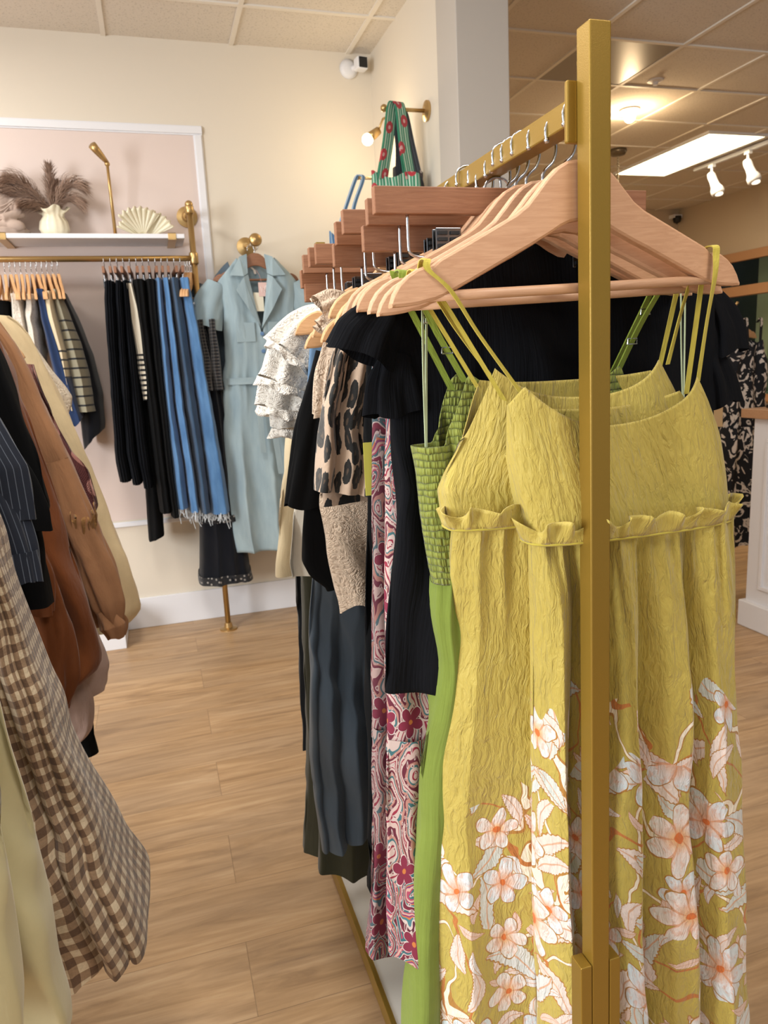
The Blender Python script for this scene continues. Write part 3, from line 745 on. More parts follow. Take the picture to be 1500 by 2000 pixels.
for k in range(6):
    m.tube(smooth_path([(sx+.10-.012*k, 4.19-.006*k, 2.33-.02*k), (sx+.03, 4.165-.004*k, 2.29-.02*k), (sx-.06, 4.175, 2.315-.02*k)], 14), .0035, 6)
m.build('robe_folds', stone, t, smooth=True)

# ---- brass pipe rail along the back wall
RY, RZ = 4.12, 2.04
t = thing('pipe_clothes_rail', 'brass pipe clothes rail fixed to the back wall and floor', 'clothes rail', (.27, 4.13, 0))
MB().tube([(-2.2, RY, RZ), (.27, RY, RZ)], .0145, 16).build('rail', gold_brass, t, smooth=True)
for xx in (.27, -2.15):
    up = thing_part = MB().tube([(xx, RY+.005, .01), (xx, RY+.005, 1.0), (xx, RY+.005, 2.30)], .0155, 16).build('upright', gold_brass, t, smooth=True)
    MB().ball((xx, RY+.005, 2.305), .021, 8).lathe((xx, RY+.005, 2.28), [(.02, -.02), (.023, -.015), (.023, .015), (.02, .02)], 16).build('elbow', gold_brass, up, smooth=True)
    MB().tube([(xx, RY+.005, 2.29), (xx, D-.005, 2.29)], .0155, 14).build('wall_arm', gold_brass, up, smooth=True)
    MB().lathe((xx, D, 2.29), [(.055, -.001), (.055, -.012), (.03, -.018), (.02, -.03)], 28, 'Y').build('wall_flange', gold_brass, up, smooth=False)
    MB().lathe((xx, RY+.005, 0), [(.05, 0), (.05, .008), (.024, .014), (.02, .04), (.0157, .042)], 28).build('floor_flange', gold_brass, up)
    MB().lathe((xx, RY+.005, RZ), [(.02, -.03), (.023, -.024), (.023, .024), (.02, .03)], 18).build('tee_joint', gold_brass, up, smooth=True)

# ---- brass face-out hook and wall sconce, pegs
t = thing('wall_hook', 'round brass wall hook holding the blue shirt dresses', 'hook', (.57, 4.3, 2.1))
MB().lathe((.575, D, 2.135), [(.05, -.001), (.05, -.012), (.02, -.02), (.001, -.02)], 28, 'Y').build('wall_plate', gold_brass, t)
MB().tube([(.575, D-.01, 2.135), (.575, 4.05, 2.10), (.575, 3.98, 2.105)], .009, 12).build('arm', gold_brass, t, smooth=True)
MB().lathe((.575, 3.965, 2.107), [(.001, -.016), (.026, -.010), (.033, 0), (.026, .010), (.001, .014)], 24, 'Y').build('knob', gold_brass, t, smooth=True)
t = thing('wall_sconce', 'brass wall sconce with a glowing bulb beside the hanging bags', 'wall lamp', (1.34, 4.0, 2.7))
MB().lathe((XW, 4.0, 2.73), [(.05, -.001), (.05, -.012), (.02, -.02), (.001, -.02)], 24, 'X').build('wall_plate', gold_brass, t)
e = at(722, 268, 'Y', 4.0)
MB().tube([(XW-.01, 4.0, 2.74), (1.30, 4.0, 2.72), tuple(e+np.array((.05, 0, .035)))], .006, 10).build('arm', gold_brass, t, smooth=True)
MB().tube([tuple(e+np.array((.052, 0, .036))), tuple(e+np.array((.02, 0, .012))), tuple(e)], [.02, .024, .024], 16).build('lamp_cup', gold_brass, t, smooth=True)
MB().ball(tuple(e+np.array((-.012, 0, -.012))), .03, 10).build('bulb', emis('sconce_bulb', '#ffe3ab', 14), t, smooth=True)
point('sconce_light', tuple(e+np.array((-.05, -.02, -.04))), 3.5, (1, .80, .50), .03)
t = thing('bag_peg', 'brass wall peg from which the green and black bags hang', 'hook', (1.25, 3.5, 2.6))
MB().lathe((XW, 3.5, 2.605), [(.045, -.001), (.045, -.012), (.02, -.02), (.001, -.02)], 24, 'X').build('wall_plate', gold_brass, t)
MB().tube([(XW-.01, 3.5, 2.605), (1.15, 3.5, 2.605)], .009, 10).build('arm', gold_brass, t, smooth=True)
MB().ball((1.145, 3.5, 2.607), .017, 8).build('knob', gold_brass, t, smooth=True)
t = thing('small_peg', 'low brass wall peg holding the small blue bag', 'hook', (1.25, 3.9, 2.4))
MB().tube([(XW-.002, 3.9, 2.40), (1.12, 3.9, 2.40)], .007, 10).ball((1.118, 3.9, 2.402), .012, 6).build('arm', gold_brass, t, smooth=True)
MB().lathe((XW, 3.9, 2.40), [(.035, -.001), (.035, -.012), (.001, -.014)], 20, 'X').build('wall_plate', gold_brass, t)

# ---- bags
def bag_mat(name, cols, dot=None, sc=34):
    g = G(name); uv = g.coord('UV'); q = g.xyz(uv)
    f = g.m_('FRACT', g.m_('MULTIPLY', q[0], sc)); n_ = len(cols)
    c = g.ramp(f, [(i/n_, cc) for i, cc in enumerate(cols)], 'CONSTANT')
    if dot:
        v = g.vor(g.map(uv, (11, 9, 1), (.3, .1, 0)), 1., .45).outputs['Distance']
        c = g.mix(g.m_('LESS_THAN', v, .24), c, dot); c = g.mix(g.m_('MULTIPLY', g.m_('LESS_THAN', v, .08), .5), c, '#e7d9cf')
    kn = g.m_('MULTIPLY', g.m_('SINE', g.m_('MULTIPLY', q[0], 900.)), g.m_('SINE', g.m_('MULTIPLY', q[1], 900.)))
    return g.out(c, .95, normal=g.bump(kn, .4, .003), sheen=.2)
M_GBAG = bag_mat('green_crochet', ['#3f8f6c', '#d7dccc', '#5aa585', '#39795a', '#a9c9b4', '#2f7a5c'], '#b0333c')
M_KBAG = bag_mat('black_woven', ['#23252e', '#2e3038', '#1a1c24'], '#4a3a3c'); M_BBAG = bag_mat('blue_crochet', ['#5a86b5', '#9fb9d0', '#4c78a8'], None, 50)
M_KSTRAP = bag_mat('slate_strap', ['#4b5566', '#39404e', '#2b2f3a'], None, 50)
def bag(name, label, x0, x1, ztop, zbot, Y, apex, mat, smat, t_=.05, sw=.03, w2=.6):
    t = thing(name, label, 'bag', ((x0+x1)/2, Y, zbot))
    shell('bag_body', mat, t, P1([(zbot, x0+.02), (zbot+.03, x0), (ztop, x0)]), P1([(zbot, x1-.02), (zbot+.03, x1), (ztop, x1)]), lambda x, f: ztop-.02*(1-np.abs(x))**1.0+.012*np.sin(4*x), zbot, P1([(zbot, t_*.7), (ztop-.1, t_), (ztop, t_*.6)]), yc=Y, folds=[(4, .008, None, .3)], nu=80, nv=36, noise=.003)
    for s in (-1, 1):
        yy = Y+s*t_*.45
        xa, xb = x0+(x1-x0)*.2, x1-(x1-x0)*.2
        pts = smooth_path([(xa, yy, ztop-.03), (xa*.55+apex[0]*.45, yy*.7+Y*.3, ztop*.55+apex[1]*.45), (apex[0]-.02, Y+s*.012, apex[1]-.015), (apex[0], Y+s*.012, apex[1]+.006), (apex[0]+.02, Y+s*.012, apex[1]-.015), (xb*.6+apex[0]*.4, yy*.7+Y*.3, ztop*.55+apex[1]*.45), (xb, yy, ztop-.03)], 42)
        ribbon('handle', pts, (.75, .65, .1) if s > 0 else (.9, .45, .1), sw, smat, t, .006)
    return t
bag('striped_tote_bag', 'green striped crochet tote bag with red motifs on the brass wall peg', 1.06, 1.29, 2.32, 1.98, 3.47, (1.19, 2.615), M_GBAG, M_GBAG, .05, .062)
bag('woven_shoulder_bag', 'dark woven shoulder bag hanging behind the green striped tote', 1.20, 1.345, 2.36, 2.03, 3.56, (1.24, 2.615), M_KBAG, M_KSTRAP, .04, .052)
bag('small_crochet_bag', 'small blue crochet bag hanging behind the wooden clip hangers', .95, 1.09, 2.13, 1.93, 3.9, (1.122, 2.405), M_BBAG, M_BBAG, .03, .02)

# ---- white box on the floor under the back wall
t = thing('white_floor_box', 'small white box on the floor under the cream dress', 'box', (-.33, 4.1, 0))
MB().box((-.42, 4.05, 0), (-.285, 4.34, .165)).build('carton', white_paint, t, bevel=.003)
MB().box((-.425, 4.045, .165), (-.28, 4.345, .19)).build('lid', white_paint, t, bevel=.003)

# ---- counter at right with its things
t = thing('sales_counter', 'white panelled sales counter with a pine top at the right edge', 'counter', (3.4, 2.4, 0))
cx, cy = 2.86, 3.03
m = MB().box((cx+.02, .8, .0), (4.2, cy-.02, 1.10)); m.build('cabinet', white_paint, t, bevel=.003)
MB().box((cx-.01, .78, 0), (4.22, cy, .14)).build('plinth', white_paint, t, bevel=.006)
m = MB()
for y0, y1 in ((2.25, 2.92), (1.5, 2.15)):
    for a, b, c, d in ((y0, y1, .98, 1.0), (y0, y1, .22, .24), (y0, y0+.02, .24, .98), (y1-.02, y1, .24, .98)): m.box((cx+.006, a, c), (cx+.022, b, d))
m.build('side_panel_moulding', white_paint, t, bevel=.003)
MB().box((cx-.03, .76, 1.10), (4.25, cy+.02, 1.145)).build('countertop', wood_pine, t, bevel=.003)
leather = plain('tan_leather', '#a8662f', .5, 0, .1, 200, .2)
t = thing('stand_in_leather_bag', 'tan leather bag standing in for an unclear skin-toned shape on the counter', 'bag', (3.15, 2.86, 1.145))  # bag added in place of an unclear skin-toned shape
MB().add([(3.02, 2.78, 1.147), (3.4, 2.78, 1.147), (3.4, 2.92, 1.147), (3.02, 2.92, 1.147), (3.09, 2.82, 1.42), (3.34, 2.82, 1.42), (3.34, 2.88, 1.42), (3.09, 2.88, 1.42)], [(0, 3, 2, 1), (4, 5, 6, 7), (0, 1, 5, 4), (1, 2, 6, 5), (2, 3, 7, 6), (3, 0, 4, 7)]).build('bag_body', leather, t, bevel=.012)
MB().tube(smooth_path([(3.12, 2.85, 1.41), (3.14, 2.85, 1.50), (3.21, 2.85, 1.53), (3.29, 2.85, 1.50), (3.31, 2.85, 1.41)], 24), .007, 8).build('handle', leather, t, smooth=True)
t = thing('pin_pad', 'dark low card reader on the corner of the pine countertop', 'card reader', (2.96, 2.95, 1.145))
MB().box((2.92, 2.9, 1.146), (3.1, 2.985, 1.165)).build('body', black_plastic, t, bevel=.004)
# ================================================================ hangers
def hanger_body(s=1.0):
    top = [(0, 0), (.018, -.002), (.03, -.008), (.042, -.018), (.055, -.032), (.067, -.0445), (.082, -.0545), (.098, -.062), (.134, -.079), (.17, -.0957), (.180, -.1035), (.186, -.1015), (.196, -.1045), (.206, -.110), (.2155, -.118), (.2225, -.128), (.226, -.138)]
    bot = [(0, -.062), (.018, -.0645), (.03, -.069), (.042, -.0755), (.055, -.0817), (.067, -.0875), (.082, -.094), (.098, -.1015), (.134, -.118), (.17, -.134), (.18, -.137), (.186, -.138), (.196, -.140), (.206, -.141), (.2155, -.1415), (.2225, -.1415), (.226, -.1415)]
    xs = [-p[0] for p in top[::-1]][:-1]+[p[0] for p in top]
    tz = [p[1] for p in top[::-1]][:-1]+[p[1] for p in top]; bz = [p[1] for p in bot[::-1]][:-1]+[p[1] for p in bot]
    V = []; F = []; n = 8
    for x, a, b in zip(xs, tz, bz):
        yc = .012*(x/.22)**2; h = .0065; r = min(.003, (a-b)*.3)
        for dy, z in ((-h+r*.5, a), (h-r*.5, a), (h, a-r), (h, b+r), (h-r*.5, b), (-h+r*.5, b), (-h, b+r), (-h, a-r)): V.append((x*s, yc+dy, z))
    k = len(xs)
    for i in range(k-1):
        for j in range(n): F.append((i*n+j, (i+1)*n+j, (i+1)*n+(j+1) % n, i*n+(j+1) % n))
    F += [tuple(range(n))[::-1], tuple((k-1)*n+j for j in range(n))]
    return V, F
def hook_pts(dz=.0, flip=-1):
    p = [(0, 0, -.012), (0, 0, .004), (.004, 0, .012), (.014, 0, .020), (.019, 0, .032), (.0185, 0, .046), (.013, 0, .0575), (.002, 0, .0615), (-.009, 0, .060), (-.0165, 0, .053), (-.0185, 0, .044), (-.0175, 0, .037)]
    return [(-flip*x if flip > 0 else x, y, z) for x, y, z in smooth_path(p, 40)]
def make_hanger(mat, label, loc, group=None, rotz=0.):
    t = thing('wooden_hanger', label, 'hanger', (0, 0, 0), group)
    V, F = hanger_body(); b = mk('hanger_body', V, F, mat, t, smooth=False)
    bv = b.modifiers.new('b', 'BEVEL'); bv.width = .0012; bv.segments = 1; bv.limit_method = 'ANGLE'
    MB().tube([(-.205, .010, -.1325), (-.1, .003, -.1335), (0, .0, -.134), (.1, .003, -.1335), (.205, .010, -.1325)], .0056, 12).build('trouser_bar', mat, t, smooth=True)
    MB().tube(hook_pts(), .0019, 8).ball((-.0175, 0, .036), .0032, 5).build('hook', chrome, t, smooth=True)
    t.location = loc; t.rotation_euler = (0, 0, rotz); return t
def make_clip_hanger(mat, label, loc, group=None, rotz=0., W=.19):
    t = thing('clip_hanger', label, 'hanger', (0, 0, 0), group)
    MB().box((-W, -.0065, -.032), (W, .0065, 0)).build('wooden_bar', mat, t, bevel=.0012)
    MB().tube([(x, y, z) for x, y, z in hook_pts()], .0019, 8).ball((-.0175, 0, .036), .0032, 5).build('hook', chrome, t, smooth=True)
    for s in (-1, 1):
        a = MB().tube(smooth_path([(s*(W-.043), 0, -.03), (s*(W-.043), 0, -.066), (s*(W-.045), 0, -.077), (s*(W-.056), 0, -.082), (s*(W-.075), 0, -.083), (s*(W-.105), 0, -.083)], 30), .0021, 8).build('wire_arm', chrome, t, smooth=True)
        c = MB()
        for y in (-.006, .006): c.box((s*(W-.094)-.017, y-.0012, -.098), (s*(W-.094)+.017, y+.0012, -.048))
        c.build('clip', metal_clip, a, bevel=.0008)
        c = MB()
        for y in (-.0085, .0085):
            for i in range(6):
                for xx in (-.008, .008): c.box((s*(W-.094)+xx-.006, y-.0012, -.094+i*.0075), (s*(W-.094)+xx+.006, y+.0012, -.090+i*.0075))
        c.build('rubber_grip', black_plastic, a)
    t.location = loc; t.rotation_euler = (0, 0, rotz); return t

# ================================================================ main gold rack
XC, RZ0 = .468, 1.703
t = thing('garment_rack', 'gold square-tube garment rack holding the row of dresses', 'clothes rack', (.48, 1.35, 0))
def lean(v): return (v[0]+.0122*(1.79-v[2]), v[1], v[2])
for (y, nm) in ((.732, 'near'), (2.05, 'far')):
    up = MB().box((.457, y-.0127, 0.02), (.4825, y+.0127, 1.782), lean).build('upright', gold_satin, t, bevel=.0016)
    fb = .028
    b = MB().box((.440, y-.0128, .02), (.4565, y+.012, .665), lean).box((.4832, y-.0128, .02), (.4995, y+.012, .665), lean)
    b.build('post_sleeve', gold_satin, up, bevel=.0014)
    m = MB().tube([lean((.4665, y+(.013 if y < 1 else -.013), 1.752)), lean((.4665, y+(.019 if y < 1 else -.019), 1.752))], .0055, 10).tube([lean((.4665, y+(.013 if y < 1 else -.013), 1.655)), lean((.4665, y+(.019 if y < 1 else -.019), 1.655))], .0055, 10)
    m.build('screw', gold_satin, up, smooth=True)
m = MB().box((.4495, .752, 1.690), (.475, 2.04, 1.7165)); m.build('top_rail', gold_satin, t, bevel=.0016)
for y0, y1 in ((.745, .752), (2.032, 2.038)): MB().box((.447, y0, 1.672), (.479, y1, 1.734)).build('end_plate', gold_satin, t, bevel=.002)
fr = MB()
for a, b in (((.340, .70, .04), (.352, 2.08, .085)), ((.618, .70, .04), (.630, 2.08, .085)), ((.352, .70, .04), (.618, .712, .085)), ((.352, 2.068, .04), (.618, 2.08, .085))): fr.box(a, b)
fr.build('base_frame', gold_satin, t, bevel=.001)
MB().box((.352, .712, .055), (.618, 2.068, .082)).build('base_shelf', plain('white_laminate', '#d9d6cf', .45), t)
m = MB()
for x in (.36, .61):
    for y in (.74, 2.04): m.lathe((x, y, 0), [(.014, 0), (.016, .01), (.006, .016), (.006, .045)], 14)
m.build('foot', black_plastic, t)

AP = 1.658                         # height of the hanger apex under this rail
M_W = wood_beech
hangs = [(.755, 0, 'beech hanger nearest the gold post, holding the front floral sundress', .02), (.792, -.006, 'beech hanger second from the gold post, holding the rear floral sundress', -.02),
         (.835, -.002, 'beech hanger holding the smocked green dress', .03), (.876, .003, 'beech hanger fourth behind the gold post, holding the black gauze top', -.03),
         (.905, .002, 'beech hanger fifth behind the gold post, its top edge between others', .02), (.930, .004, 'beech hanger sixth behind the gold post, its neck just showing', -.01), (.955, -.004, 'beech hanger seventh behind the gold post, last of the pink beech ones', .03),
         (.985, -.012, 'light hanger with its tip above the black gauze sleeve', .04), (1.01, 0, 'light hanger holding the leopard print top', -.02),
         (1.075, -.03, 'pale yellow wooden hanger over the lace collar', .03), (1.13, -.02, 'light hanger holding the ecru lace top', 0.),
         (1.20, -.035, 'light hanger holding the black draped blouse', .04), (1.27, -.01, 'light hanger holding the blue chambray dress', -.03), (1.33, 0, 'light hanger with its tip in the white ruffled blouse', .02), (1.43, 0, 'light hanger holding the cream wide garment', 0.)]
H0 = None
for i, (y, dz, lb, rz) in enumerate(hangs):
    if H0 is None: H0 = make_hanger(wood_beech, lb, (XC, y, AP+dz), 'wooden hangers on the gold rack', rz)
    elif i == 7:
        H1 = make_hanger(wood_light, lb, (XC, y, AP+dz), 'wooden hangers on the gold rack', rz)
    else: dup(H1 if i > 7 else H0, (XC, y, AP+dz), rz, label=lb, group='wooden hangers on the gold rack')
cz = 0
clips = [(.905, 0., 'reddish wooden clip hanger, the long bar nearest the front of its row'), (.94, -.006, 'reddish wooden clip hanger right behind the foremost long bar'), (.958, -.035, 'reddish wooden clip hanger hanging lower beneath the long front bars'),
         (1.04, .0, 'reddish wooden clip hanger above the black trousers clips'), (1.085, -.008, 'clip hanger with a slanting bar end behind the black trousers'), (1.105, -.035, 'low dark clip hanger under the slanting bars'),
         (1.24, -.012, 'long clip hanger bar above the ecru lace collar'), (1.29, -.012, 'clip hanger second in the farther group'), (1.36, -.012, 'clip hanger third in the farther group'), (1.40, -.035, 'farthest low clip hanger above the white blouse'), (1.385, -.06, 'last low clip hanger holding the olive trousers')]
for o_ in [q for q in bpy.data.objects if q.get('group') == 'wooden hangers on the gold rack'][:]:
    if o_.location[1] < .97: o_.rotation_euler[1] = -.037+(o_.location[1]-.755)*.1
C0 = None
for i, (y, dz, lb) in enumerate(clips):
    r = rnd.uniform(-.05, .05)
    if C0 is None: C0 = make_clip_hanger(wood_walnut, lb, (XC, y, 1.662+dz), 'wooden clip hangers on the gold rack', r)
    else: dup(C0, (XC+rnd.uniform(-.006, .006), y, 1.662+dz), r, label=lb, group='wooden clip hangers on the gold rack')
# ---------------------------------------------------------------- garment maker for the row
def sh(zc, drop, pw=1.2, back=0.):
    return lambda x, f: zc-drop*np.abs(x)**pw+np.where(f, 0, back)
def lr(left, right, Y, xc=XC, extra=0.):
    L = edge(left, Y); Lf = P1(L)
    if right is None: return Lf, (lambda z: 2*xc-Lf(z)+extra)
    if right == 'narrow': return Lf, (lambda z: Lf(z)+.12)
    return Lf, P1(edge(right, Y))
def row(name, label, cat, mat, Y, left, right=None, ztop=None, hem=None, t=.022, folds=((7, .006, None, .4),), xc=XC, group=None, root=None, body='body', **kw):
    xl, xr = lr(left, right, Y, xc)
    zs = [p[0] for p in edge(left, Y)]
    if hem is None: hem = min(zs)
    if ztop is None: ztop = sh(1.595, .09)
    r = root if root is not None else thing(name, label, cat, ((xc), Y, hem if not callable(hem) else min(zs)), group)
    shell(body, mat, r, xl, xr, ztop, hem, t, yc=Y, folds=folds, **kw)
    return r

# ---- A: front floral sundress
def sundress(nm, label, Y, bl, br, skl, skr, zmid, zside, grooves, seed, strapL, strapR, zr, hangY, uvoff=0., fmat=None, dropL=.085):
    r = thing(nm, label, 'dress', (XC, Y, .12))
    yk = P1([(.1, Y+.045+uvoff), (.8, Y+.04+uvoff), (1.1, Y+.022+uvoff*.6), (zr+.0, Y+.004), (zr+.1, Y)])
    xl, xr = P1(edge(bl, Y)), P1(edge(br, Y))
    zt = lambda x, f: np.where(f, zmid+(zside-zmid)*np.clip(np.abs(x)/.86, 0, 1)**2.3-np.clip(np.abs(x)-.86, 0, 1)/.14*np.where(x < 0, dropL, .085), zmid+.02+(zside-zmid-.03)*np.abs(x)**3-np.clip(np.abs(x)-.86, 0, 1)/.14*.07)
    shell('bodice', M_MUST, r, xl, xr, zt, zr-.004, P1([(zr-.01, .029), (zr+.05, .028), (zside, .017)]), yc=Y, folds=[(3, .004, None, .3), (np.array([-.1, .5+.02*seed, 1.1]), .003, .4, 0)], nu=150, nv=46, seed=seed, noise=.0022, solid=.0012, px=.85)
    sl, sr = [edge(q_[:1], Y+.01)+edge(q_[1:], Y+.02+uvoff) for q_ in (skl, skr)]
    sl += [(.10, sl[-1][1]-.01)]; sr += [(.10, sr[-1][1]+.012)]
    sxl, sxr = P1(sl, 9), P1(sr, 9)
    A = P1([(.1, .034), (.9, .030), (1.12, .018), (zr, .004)])
    shell('skirt', fmat or M_FLORAL, r, sxl, sxr, lambda x, f: zr+0*x+.004*np.sin(9*x), lambda x, f: .12+.01*np.sin(5*x), P1([(.1, .034), (.8, .032), (zr, .034)]), yc=yk, folds=[(grooves, A, .085, .018), (26, P1([(1.05, 0.), (1.18, .0025), (zr, .004)]), None, .2), (5, P1([(.1, .008), (1.1, .003)]), None, .5)], nu=420, nv=150, seed=seed+3, noise=.0016, py=.5, solid=.0012, zref=.8)
    # waist frill following the front and back of the waist
    th = np.linspace(0, 2*pi, 260); c, s = np.cos(th), np.sin(th)
    x0 = np.sign(c)*np.abs(c)**.85; y0 = np.sign(s)*np.abs(s)**.55
    a, b = float(xl(zr)), float(xr(zr))
    ring = np.stack([a+(b-a)*(x0+1)/2, Y+.041*y0, zr-.010+.0*x0], 1); outv = np.stack([.35*c, np.sign(s)*np.abs(s)**.5, 0*c], 1); outv /= np.linalg.norm(outv, axis=1)[:, None]
    frill('waist_frill', M_MUST, r, ring, .024, .008, 30, outv, seed)
    MB().tube(ring*np.array((1, 1, 1)), .0022, 6, False).build('waist_seam', M_STRAP, r, smooth=True)
    for (px, py), (hx, hz), sd in ((strapL[0], strapL[1], -1), (strapR[0], strapR[1], 1)):
        fx = .062 if sd < 0 else .985
        p = np.array((float(xl(zside))+(float(xr(zside))-float(xl(zside)))*fx, Y-.009, zside-.003))
        top = np.array((hx, hangY, hz))
        pts = smooth_path([p-np.array((0, 0, .004)), p*.55+top*.45+np.array((sd*.002, -.004, 0)), p*.22+top*.78+np.array((0, -.0125, 0)), top+np.array((0, -.0105, -.008)), top+np.array((0, -.0085, .0025)), top+np.array((0, .0085, .0025)), top+np.array((0, .011, -.012)), p*.22+top*.78+np.array((.004*sd, .014, 0)), np.array((p[0]+sd*.004, Y+.016, p[2]-.02))], 42)
        tw = np.array([(cos(.35*sin(i*.28)), sin(.35*sin(i*.28)), 0.1*sd) for i in range(len(pts))])
        ribbon('strap', pts, tw, np.interp(np.linspace(0, 1, len(pts)), [0, .2, .4, 1], [.0055, .006, .0078, .006]), M_STRAP, r, .0014)
    return r
zA = 1.243
sundress('floral_sundress', 'mustard floral crinkle sundress hanging foremost behind the gold post', .775,
         [(985, 762), (984, 800), (990, 860), (1003, 940), (1022, 1010), (1028, 1070)], [(1357, 728), (1372, 775), (1392, 860), (1403, 930), (1410, 985), (1412, 1010)],
         [(1028, 1050), (1040, 1200), (1052, 1500), (1062, 1800), (1066, 2000)], [(1411, 1000), (1430, 1200), (1450, 1500), (1466, 1800), (1472, 2000)],
         1.366, 1.418, np.array([.0, .17, .30, .47, .72, 1.0]), 1, ((986, 770), (.287, 1.553)), ((1357, 735), (.651, 1.566)), zA, .7628, 0., None, .02)
sundress('floral_sundress', 'second mustard floral sundress, mostly hidden left of the front one', .815,
         [(925, 715), (913, 790), (903, 850), (878, 915), (862, 960), (870, 1010), (880, 1070)], [(1300, 700), (1322, 760), (1345, 900), (1350, 985), (1350, 1010)],
         [(882, 1055), (868, 1200), (857, 1400), (852, 1600), (854, 1800), (858, 2000)], [(1352, 1000), (1370, 1200), (1390, 1500), (1400, 1800), (1400, 2000)],
         1.400, 1.440, np.array([.0, .36, .62, .8, 1.0]), 2, ((928, 722), (.286, 1.547)), ((1298, 703), (.650, 1.560)), 1.262, .8000, .055, M_FLORAL2)

# ---- C: smocked green maxi dress
Y = .862
r = thing('smocked_maxi_dress', 'bright green maxi dress with a smocked bodice left of the floral sundresses', 'dress', (XC, Y, .1))
bl = edge([(806, 872), (812, 930), (822, 1000), (836, 1080), (848, 1140), (853, 1170)], Y); xl = P1(bl); zc = at(806, 872, 'Y', Y)[2]
xr = lambda z: 2*.475-xl(z)
ztC = lambda x, f: zc+.085*np.clip((.80-np.abs(x))/.18, 0, 1)-np.clip(.60-np.abs(x), 0, 1)*.11
shell('smocked_bodice', M_SMOCK, r, xl, xr, ztC, 1.168, P1([(1.16, .026), (1.35, .022)]), yc=Y, folds=[(14, .0016, None, .2), (np.array([.12, .9]), .006, .03, 0)], nu=200, nv=80, seed=5, noise=.002, solid=.0015)
sl = edge([(850, 1130), (845, 1170)], Y)+edge([(838, 1260), (824, 1500), (810, 1750), (800, 1990)], Y+.05)+[(.1, .25)]; sxl = P1(sl, 9)
shell('skirt', M_GREEN, r, sxl, lambda z: 2*.475-sxl(z), 1.18, .10, P1([(.1, .04), (1.15, .026)]), yc=P1([(.1, Y+.08), (.9, Y+.05), (1.17, Y)]), folds=[(9, P1([(.1, .016), (1.0, .007), (1.17, .002)]), None, .5), (30, P1([(1.0, .0005), (1.17, .003)]), None, .2)], nu=260, nv=80, seed=6, noise=.003)
for px, hx, sd in ((897, .30, -1), (1248, .615, 1)):
    p = np.array((float(xl(zc))+(float(xr(zc))-float(xl(zc)))*(.19 if sd < 0 else .81), Y-.014, zc+.076)); top = np.array((.287 if sd < 0 else .648, .838, 1.552 if sd < 0 else 1.556))
    top[1] = .843
    pts = smooth_path([p, (p*.55+top*.45)+np.array((0, -.004, .0)), p*.22+top*.78+np.array((0, -.0135, 0)), top+np.array((0, -.0105, -.008)), top+np.array((0, -.0085, .0025)), top+np.array((0, .0085, .0025)), top+np.array((0, .0105, -.01)), np.array((p[0]+.006*sd, Y+.014, p[2]-.01))], 36)
    st = ribbon('strap', pts, (1, .15*sd, .15*sd), .0095, M_GSTRAP, r, .002)
    for f_ in (.42, .7): 
        q = p*f_+top*(1-f_); MB().tube([(q[0]-.007, q[1]-.003, q[2]-.003), (q[0]+.007, q[1]-.003, q[2]-.003), (q[0]+.007, q[1]-.003, q[2]+.004), (q[0]-.007, q[1]-.003, q[2]+.004), (q[0]-.007, q[1]-.003, q[2]-.003)], .0011, 6).build('slider', chrome, st)
for (px, tx) in ((832, 825), (1335, 1330)):
    a, b, c = at(px, 874, 'Y', Y-.014), at(tx, 560, 'Y', Y-.02), at(tx+8, 560, 'Y', Y-.008)
    ribbon('hanger_loop', smooth_path([a, a*.5+b*.5+np.array((-.001, 0, 0)), b, (b+c)/2+np.array((0, 0, .004)), c, a*.5+c*.5, a+np.array((.002, .004, 0))], 36), (1, .5, 0), .0035, M_LOOP, r, .0008)

# ---- D: black gauze top with flutter sleeves
Y = .905
r = row('gauze_top', 'black gauze top with fluttering sleeves behind the green dress', 'top', M_BLACKG, Y, [(742, 560), (752, 640), (762, 720), (768, 850), (775, 950), (768, 1080), (758, 1200), (752, 1335)], [(1385, 560), (1392, 700), (1398, 850), (1392, 1000), (1400, 1380)], sh(1.60, .075, 1.3, .0), lambda x, f: 1.0-.02*np.cos(3*x)+np.where(f, -.012, .02), P1([(1.0, .034), (1.3, .028), (1.55, .016), (1.6, .008)]), folds=((9, P1([(1., .010), (1.5, .003)]), None, .4), (21, P1([(1., .002), (1.3, .003), (1.5, 0)]), None, .3)), nu=260, nv=80, seed=8, solid=.001)
for pts, rad, nm, sd in (([(772, 570), (748, 615), (722, 660), (708, 700)], [.014, .028, .044, .050], 'flutter_sleeve', 3), ([(775, 690), (768, 750), (772, 810)], [.02, .030, .036], 'flutter_sleeve', 4), ([(1378, 560), (1400, 610), (1412, 650), (1416, 690)], [.014, .024, .030, .033], 'flutter_sleeve', 5), ([(1385, 680), (1402, 740), (1408, 790)], [.018, .026, .032], 'flutter_sleeve', 6)):
    path = [at(a, b, 'Y', Y) for a, b in pts]
    sleeve(nm, M_BLACKG, r, path, rad, .42, 5, .006, 60, 34, sd)

